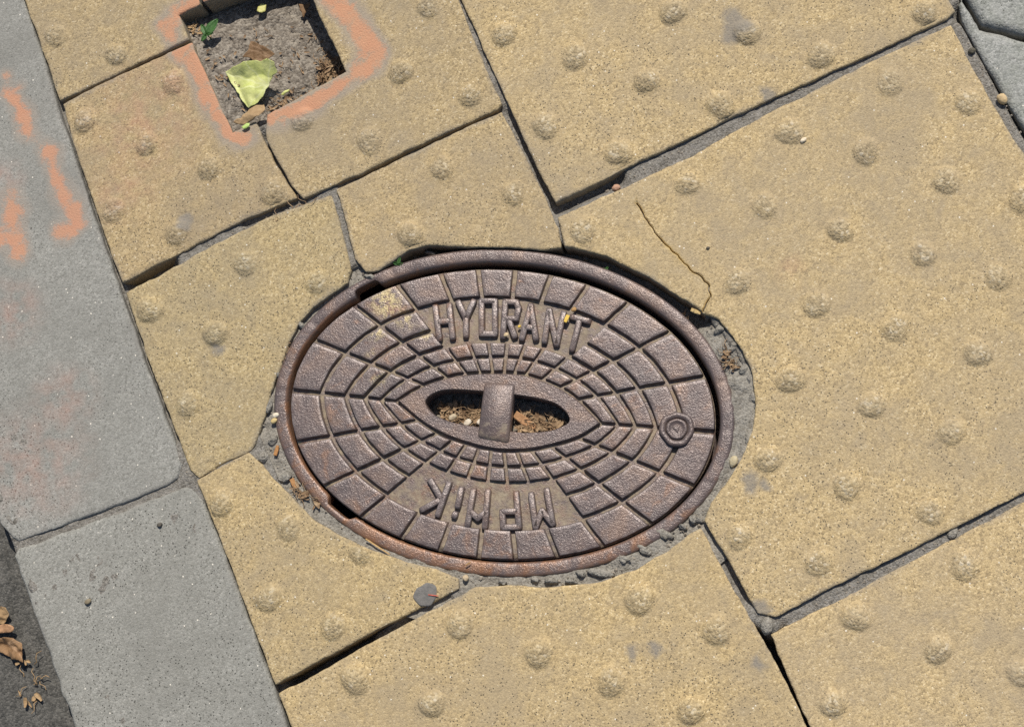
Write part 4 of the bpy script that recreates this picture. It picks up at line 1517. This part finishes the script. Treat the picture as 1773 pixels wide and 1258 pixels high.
for _ in range(420):
    c = np.array([rnd.uniform(-0.313, -0.205), rnd.uniform(0.216, 0.334)])
    grit(c, float(hole_z(c[None])[0]) + 0.0002, rnd.choice([0.0004, 0.0005, 0.0006, 0.0011]))
for _ in range(240):
    c = px((rnd.uniform(740, 980), rnd.uniform(680, 745)))[0]
    if inside(c[None], SLOT)[0]:
        grit(c, float(slot_z(c[None])[0]) + 0.0004, rnd.choice([0.0006, 0.001, 0.0016]))
for line, dep, n in [([(965, 365), (1100, 300), (1300, 195), (1480, 112)], -0.004, 80), ([(1340, 1085), (1773, 862)], -0.004, 90), ([(215, 500), (500, 355)], -0.004, 50),
                     ([(1658, 45), (1700, 118), (1773, 240)], -0.001, 60), ([(325, 815), (340, 838), (430, 785)], -0.0012, 30), ([(800, 10), (870, 190), (955, 362)], -0.004, 40)]:
    g = resample_open(px(*line), 0.001)
    for _ in range(n):
        c = g[rnd.randrange(len(g))] + np.array([rnd.uniform(-1, 1), rnd.uniform(-1, 1)]) * 0.0022
        grit(c, float(zsand(c)[0]) + rnd.uniform(-0.0003, 0.0004), rnd.choice([0.0005, 0.0007, 0.001]))
for _ in range(260):
    a, r = rnd.uniform(0, 6.28), rnd.uniform(1.0, 1.06)
    c = ell(np.array([a]), EA * r, EB * r)[0]
    grit(c, -0.0045 - (0.016 if in_deep(np.array([a]))[0] else 0), rnd.choice([0.0006, 0.0009, 0.0014]))
M_GRIT = simple('grit', (0.2, 0.165, 0.125), (0.42, 0.37, 0.3), 900, 0.85)
tag(obj('grit', GV, GF, M_GRIT, smooth=False), 'loose pale grit in the hole, the slot and the joints', 'grit', None, 'stuff')


def veins(xy, spec):
    """0..1 along the ribs that fan out from a base point"""
    b = G([spec[0]])[0]
    d = xy - b
    r = np.hypot(*d.T)
    a = np.arctan2(d[:, 1], d[:, 0])
    out = np.zeros(len(xy))
    for tip in spec[1]:
        t = G([tip])[0] - b
        da = (a - math.atan2(t[1], t[0]) + math.pi) % (2 * math.pi) - math.pi
        off = np.abs(r * np.sin(da) + 0.0006 * np.sin(r * 500))
        out = np.maximum(out, np.where(np.cos(da) > 0, np.clip(1.15 - off / 0.0007, 0, 1), 0))
    return out


def leaf(name, outline, zf, mat, label, cat='leaf', grid=0.0016, z=0.0, color=(1, 1, 1), thick=0.0004, smooth_n=0, vein=None):
    ol = G(outline, z)
    if smooth_n:
        ol = spline(ol, True, smooth_n)
    ol = resample(ccw(ol), 0.0012)
    if not smooth_n:
        ol = ol + normals_in(ol) * (0.0006 * vn(ol[:, 0], ol[:, 1], 0.0032, 77))[:, None]
    lo, hi = ol.min(0), ol.max(0)
    gp = np.stack(np.meshgrid(np.arange(lo[0], hi[0], grid), np.arange(lo[1], hi[1], grid)), -1).reshape(-1, 2)
    gp = gp[inside(gp, ol)]
    gp = gp[dist_near(gp, ol) > grid * 0.45]
    xy, tris, _ = cdt(np.vstack([ol, gp]), [len(ol)])
    c = ol.mean(0)
    o = obj(name, np.column_stack([xy, zf(xy)]), [t if area2(xy[list(t)]) > 0 else t[::-1] for t in tris], mat, None, True, (c[0], c[1], float(zf(c[None])[0])), {'vein': veins(xy, vein)} if vein else None)
    md = o.modifiers.new('thickness', 'SOLIDIFY')
    md.thickness = thick
    md.offset = 0
    o.color = (*color, 1)
    return tag(o, label, cat)


UP = -CAM_R[1][:2] / np.linalg.norm(CAM_R[1][:2])     # up in the picture, over the ground
RT = CAM_R[0][:2] / np.linalg.norm(CAM_R[0][:2])


def hz(p):
    return float(hole_z(px(p))[0])


g0 = px((438, 150))[0]


def green_z(q):
    u, r = (q - g0) @ UP, (q - g0) @ RT
    base = hz((438, 160)) + 0.0088 + 0.10 * r
    fold = 0.7 * np.clip(u - 0.0108 + 0.003 * vn(r, r * 0 + 0.3, 0.0065, 98) + 0.06 * r, 0, 1)
    rib = 0.0019 * np.abs(np.sin((np.arctan2(r, u + 0.028)) * 7)) - 0.10 * np.clip(np.abs(r) - 0.012, 0, 1)
    return base + fold + rib - 0.18 * np.clip(-u, 0, 1) + 0.0010 * vn(q[:, 0], q[:, 1], 0.006, 95)


leaf('green_leaf', [(389, 123), (405, 117), (421, 115), (432, 113), (442, 110), (456, 112), (470, 111), (481, 115), (482, 128), (474, 134), (470, 141), (466, 148), (461, 156), (456, 166),
                    (450, 172), (445, 178), (438, 181), (429, 185), (419, 174), (413, 163), (405, 152), (397, 138)], green_z, M_GREENLEAF,
     'pale yellow-green torn leaf with curled top edge lying in the square hole', z=-0.004, grid=0.0008, thick=0.00025, vein=((461, 147), [(395, 125), (405, 150), (425, 180), (448, 176), (432, 116), (470, 116), (478, 130)]))
b0 = px((445, 95))[0]


def brown_z(q):
    u, r = (q - b0) @ UP, (q - b0) @ RT
    return hz((445, 95)) + 0.006 + 0.0012 * np.abs(np.sin(r * 420)) + 0.16 * np.abs(u) + 0.12 * np.abs(r) + 0.0006 * vn(q[:, 0], q[:, 1], 0.004, 96)


leaf('brown_leaf', [(418, 96), (427, 86), (433, 70), (446, 74), (459, 80), (474, 92), (461, 99), (450, 103), (440, 102), (430, 98)], brown_z, M_BROWNLEAF,
     'dry folded brown leaf above the green leaf in the square hole', z=-0.006, grid=0.0009, thick=0.00025, vein=((469, 94), [(425, 97), (432, 80), (450, 82), (445, 104)]))
t0 = px((432, 203))[0]


def tan_z(q):
    u, r = (q - t0) @ UP, (q - t0) @ RT
    return 0.0012 + 0.0026 * np.exp(-(u / 0.004) ** 2) + 0.0008 * np.sin(r * 500) + 0.0006 * vn(q[:, 0], q[:, 1], 0.004, 97)


leaf('tan_leaf', [(405, 213), (420, 205), (432, 192), (445, 183), (458, 182), (460, 192), (450, 203), (436, 212), (420, 217), (411, 216)], tan_z, M_TANLEAF,
     'crumpled tan leaf at the lower corner of the square hole')
leaf('leaf_scrap', [(419, 222), (428, 215), (434, 215), (433, 221), (424, 225)], lambda q: 0.002 + 0.05 * ((q - px((427, 220))[0]) @ RT), M_GREENLEAF,
     'tiny light green leaf scrap just below the crumpled tan leaf', color=(0.8, 1.0, 0.8))
leaf('leaf_stub', [(438, 0), (436, 8), (444, 11), (450, 8), (451, -4), (442, -6)], lambda q: np.full(len(q), hz((444, 2)) + 0.005) + 0.2 * np.abs((q - px((444, 2))[0]) @ RT), M_GREENLEAF,
     'pale leaf tip at the top edge of the photo inside the square hole', z=-0.01, color=(1.0, 0.92, 0.8))
leaf('brown_leaf', [(507, -6), (510, 4), (516, 17), (520, 6), (527, -8)], lambda q: np.full(len(q), hz((515, 3)) + 0.006) + 0.3 * np.abs((q - px((516, 3))[0]) @ RT), M_BROWNLEAF,
     'narrow brown leaf point hanging at the top edge of the square hole', z=-0.01)
# green slivers between the litter
V, F = [], []
a, b = px((486, 160), (498, 152))
leaf('leaf_sliver', [(483, 161), (491, 154), (499, 151), (497, 156), (488, 162)], lambda q: hole_z(q) + 0.0035, M_GREENLEAF, 'pale green sliver among the brown crumbs right of the green leaf', z=-0.01)

# leaves on the road
RZ = ROAD_Z


def crumpled(c, amp, up):
    cc = G([c], RZ)[0]
    return lambda q: RZ + up + 0.6 * amp * vn(q[:, 0], q[:, 1], 0.0028, 5) + 1.5 * amp * vn(q[:, 0], q[:, 1], 0.006, int(c[0] + c[1])) + 0.25 * np.abs((q - cc) @ RT) + 0.15 * np.abs((q - cc) @ UP)


leaf('dry_leaf', [(-8, 1052), (2, 1049), (12, 1051), (16, 1062), (10, 1072), (4, 1080), (-10, 1076)], crumpled((4, 1063), 0.002, 0.004), M_TANLEAF,
     'curled tan dry leaf topmost of the three on the asphalt', z=RZ + 0.006, color=(0.9, 0.88, 0.85), grid=0.001, thick=0.0002, vein=((-8, 1065), [(14, 1055), (12, 1070), (2, 1050)]))
leaf('dry_leaf', [(-8, 1084), (6, 1080), (20, 1081), (26, 1087), (20, 1094), (4, 1095), (-8, 1094)], crumpled((6, 1088), 0.001, 0.005), M_TANLEAF,
     'smooth pinkish curled leaf in the middle of the three on the asphalt', z=RZ + 0.006, color=(1.05, 0.88, 0.88), smooth_n=4)
leaf('dry_leaf', [(-10, 1105), (8, 1102), (24, 1104), (36, 1112), (42, 1122), (40, 1135), (44, 1146), (34, 1142), (20, 1140), (6, 1132), (-10, 1122)], crumpled((16, 1120), 0.0025, 0.003), M_BROWNLEAF,
     'crumpled brown leaf lowest of the three on the asphalt', z=RZ + 0.006, color=(1.3, 1.3, 1.3), grid=0.001, thick=0.0002, vein=((-10, 1112), [(42, 1144), (36, 1112), (20, 1138), (10, 1104)]))
litter('dry_litter', 'thin dry stalks and crumbs on the asphalt below the leaves', [[(5, 1140), (40, 1145), (60, 1200), (20, 1230), (0, 1210)]], lambda q: np.full(len(q), RZ + 0.001), 8, 9, 0.006, 13, M_TANLEAF)


# seedlings
def seedling(name, base_px, zb, leaves, label, hgt, mat=M_SPROUT):
    b = np.append(px(base_px)[0], zb)
    root = empty(name, b, label, 'plant')
    V, F = [], []
    twig(V, F, (b[0], b[1], b[2] - 0.002), (b[0] + RT[0] * 0.001 + UP[0] * 0.002, b[1] + RT[1] * 0.001 + UP[1] * 0.002, b[2] + hgt), 0.0006, 0.0008)
    obj('stem', V, F, mat, root)
    for (dr, du, L, W, zt) in leaves:
        d = RT * dr + UP * du
        n = np.hypot(*d)
        d = d / n
        s = np.array([-d[1], d[0]])
        V, F = [], []
        for i in range(8):
            t = i / 7
            w = W * (math.sin(math.pi * min(1, t ** 0.8 * 0.93 + 0.05)) ** 0.8)
            for j in (-1, -0.5, 0, 0.5, 1):
                q = b[:2] + d * L * t + s * w * j * 0.5
                V.append((q[0], q[1], b[2] + hgt + (zt - 0.5 * zt * t) * t + 0.0016 * abs(j) - 0.001 * t * t))
        for i in range(7):
            for j in range(4):
                F.append((i * 5 + j, (i + 1) * 5 + j, (i + 1) * 5 + j + 1, i * 5 + j + 1))
        lf = obj('leaf', V, F, mat, root)
        md = lf.modifiers.new('thickness', 'SOLIDIFY')
        md.thickness = 0.0003
    return root


seedling('seedling', (354, 56), hz((354, 56)) + 0.0005, [(0.75, 1.0, 0.016, 0.0085, 0.003), (-0.5, 0.9, 0.010, 0.005, 0.002), (-0.4, -0.6, 0.007, 0.004, 0.001), (0.9, 0.1, 0.006, 0.0035, 0.002)],
         'small dark green seedling growing in the upper left corner of the square hole', 0.009)
seedling('seedling', (688, 457), -0.008, [(0.3, 1.0, 0.006, 0.0025, 0.002), (-0.8, 0.4, 0.0045, 0.002, 0.001), (0.9, 0.2, 0.004, 0.002, 0.001)],
         'tiny green sprout at the upper left rim of the iron frame', 0.005)
seedling('seedling', (1048, 464), -0.012, [(0.3, 0.6, 0.003, 0.0016, 0.001), (-0.8, 0.4, 0.003, 0.0015, 0.001)], 'minute sprout in the dark gap above the frame', 0.004)


# pebbles and other small loose things
def pebble(p, z, r, label, mat=M_PEBBLE, stretch=1.3, rot=0.0, color=(1, 1, 1), name='pebble', cat='pebble'):
    c = px(p)[0]
    o = lump(name, (0, 0), 0, r * stretch, r, r * 0.8, rot, mat, None, int(p[0]), 0.2, (12, 8))
    o.location = (c[0], c[1], z + r * 0.6)
    o.color = (*color, 1)
    return tag(o, label, cat)


ST = LZ + 0.0006
pebble((875, 578), ST + 0.001, 0.0017, 'small pale seed below the letter R on the hydrant cover', color=(1.1, 0.95, 0.7), name='seed', cat='seed')
pebble((993, 534), ST + 0.001, 0.0017, 'small orange-brown seed above the letter T on the hydrant cover', color=(0.75, 0.5, 0.25), name='seed', cat='seed')
pebble((898, 563), ST + 0.001, 0.001, 'yellow crumb between the letters R and A', M_YELLOW, name='crumb', cat='crumb')
pebble((1735, 172), -0.001, 0.0034, 'tan oval pebble at the edge of the grey blocks', stretch=1.35, rot=-1.4, color=(0.95, 0.8, 0.55))
pebble((1683, 88), -0.002, 0.0026, 'dark pebble in the joint beside the grey blocks', stretch=1.1, color=(0.2, 0.2, 0.18))
pebble((1270, 798), -0.0036, 0.003, 'pale pebble in the mortar right of the frame', stretch=1.5, rot=0.8, color=(0.95, 0.92, 0.75))
pebble((805, 1000), -0.004, 0.0024, 'round pale snail shell in the mortar below the frame', stretch=1.05, color=(0.95, 0.85, 0.7), name='snail_shell', cat='shell')
pebble((825, 725), float(slot_z(px((825, 725)))[0]) + 0.004, 0.0024, 'small white pebble in the slot next to the lifting bar', color=(1.5, 1.5, 1.55))
pebble((803, 726), float(slot_z(px((803, 726)))[0]) + 0.003, 0.0028, 'larger grey-white pebble in the slot', color=(1.15, 1.15, 1.15))
pebble((776, 716), float(slot_z(px((776, 716)))[0]) + 0.003, 0.0026, 'beige pebble in the left part of the slot', color=(0.9, 0.85, 0.75))
pebble((1066, 324), -0.0035, 0.0026, 'pinkish crumb in the joint above the cracked slab', color=(0.9, 0.6, 0.5))
pebble((473, 728), -0.003, 0.0022, 'yellow pebble in the mortar at the left of the frame', color=(1.1, 0.95, 0.55))
pebble((476, 718), -0.003, 0.0021, 'white pebble in the mortar at the left of the frame', color=(1.35, 1.35, 1.3))
pebble((1391, 244), 0.0004, 0.0018, 'white chip lying beside a dome on the cracked slab', stretch=1.6, rot=0.2, color=(1.4, 1.35, 1.25))
pebble((1226, 430), 0.0006, 0.0011, 'dark grain on the cracked slab', color=(0.2, 0.19, 0.18))
pebble((276, 908), -0.0012, 0.0018, 'dark grain on the lower kerb stone', color=(0.2, 0.2, 0.2))
pebble((152, 1041), -0.0014, 0.0022, 'brownish grain pressed in the lower kerb stone', color=(0.45, 0.42, 0.35))
pebble((1328, 1083), -0.003, 0.0048, 'grey stone stuck where the joints of three slabs meet', M_MORTAR, 1.4, 0.9)
pebble((1650, 922), -0.0042, 0.0032, 'grey lump in the joint at the lower right', M_MORTAR, 1.7, 0.6)


def bar(name, a, b, z, w, h, mat, label, cat, color=(1, 1, 1), z1=None):
    a2, b2 = px(a)[0], px(b)[0]
    t = (b2 - a2) / np.hypot(*(b2 - a2))
    s = np.array([-t[1], t[0]])
    c = (a2 + b2) / 2
    ol = ccw(np.array([a2 + s * w * 0.5, a2 - s * w * 0.42, (a2 + b2) / 2 - s * w * 0.55, b2 - s * w * 0.4, b2 + s * w * 0.3, (a2 + b2) / 2 + s * w * 0.48]))
    v, f = [], []
    z1 = z if z1 is None else z1
    n = len(ol)
    for ins, hh in ((0.0001, 0.0), (0, h * 0.7), (w * 0.1, h)):
        q = inset(ol, ins)
        for p in q:
            tt = float((p - a2) @ t / np.hypot(*(b2 - a2)))
            v.append((p[0], p[1], z + (z1 - z) * tt + hh))
    for j in range(2):
        f += [(j * n + i, j * n + (i + 1) % n, (j + 1) * n + (i + 1) % n, (j + 1) * n + i) for i in range(n)]
    f.append(tuple(range(2 * n, 3 * n)))
    f.append(tuple(range(n))[::-1])
    o = obj(name, v, f, mat, None, False, (c[0], c[1], z))
    o.color = (*color, 1)
    return tag(o, label, cat)


bar('wood_chip', (983, 544), (978, 557), ST + 0.0022, 0.0032, 0.0016, M_YELLOW, 'bright yellow chip leaning on the letters N and T', 'chip')
bar('wood_chip', (886, 712), (922, 735), float(slot_z(px((900, 722)))[0]) + 0.005, 0.0065, 0.0018, M_TANLEAF, 'pinkish tan wood chip in the slot right of the lifting bar', 'chip', (1.15, 0.95, 0.9), float(slot_z(px((900, 722)))[0]) + 0.003)
bar('wood_chip', (475, 788), (479, 770), -0.003, 0.0032, 0.0014, M_TANLEAF, 'small orange wood splinter in the mortar left of the frame', 'chip', (1.1, 0.8, 0.55))
bar('wood_chip', (503, 828), (512, 845), -0.003, 0.004, 0.0016, M_TANLEAF, 'tan wood splinter against the lower left of the frame', 'chip', (1.1, 0.85, 0.65))
bar('straw', (632, 932), (674, 959), -0.0025, 0.0012, 0.001, M_TANLEAF, 'pale straw lying along the lower left rim of the frame', 'straw', (1.3, 1.25, 1.0))
bar('stone_chip', (1196, 535), (1213, 541), -0.003, 0.0032, 0.0014, M_TAN, 'yellow stone chip broken off at the end of the crack', 'chip', (1.25, 1.15, 0.9))
bar('twig', (742, 1029), (760, 1031), 0.0010, 0.0009, 0.0007, M_TWIG, 'short red twig on the dark gum spot', 'twig', (1.6, 1.2, 1.2))
bar('dry_scrap', (806, 978), (815, 972), -0.0008, 0.001, 0.0006, M_TANLEAF, 'tiny straw bit on the lower rim of the frame', 'straw', (0.9, 0.8, 0.6))


# flattened gum spot
def gum(p, r, label, z=0.0005, sx=1.0):
    c = px(p)[0]
    n = 36
    v, f = [], []
    for k, (rr, zz) in enumerate([(1.0, -0.0006), (0.97, 0.0001), (0.88, 0.0003), (0.5, 0.0004)]):
        for i in range(n):
            a = 2 * math.pi * i / n
            w = 1 + 0.08 * math.sin(2 * a + 1) + 0.06 * math.sin(3 * a) + 0.03 * math.sin(7 * a)
            v.append((c[0] + r * rr * w * math.cos(a) * sx, c[1] + r * rr * w * math.sin(a), z + zz))
    for j in range(3):
        f += [(j * n + i, j * n + (i + 1) % n, (j + 1) * n + (i + 1) % n, (j + 1) * n + i) for i in range(n)]
    f.append(tuple(range(3 * n, 4 * n)))
    o = obj('gum_spot', v, f, M_TAR, None, True, (c[0], c[1], z))
    return tag(o, label, 'gum')


gum((737, 1029), 0.0090, 'dark round flattened gum spot with a red twig on it')
for o in bpy.data.objects:
    if '_tilt' in o.keys():
        del o['_tilt']
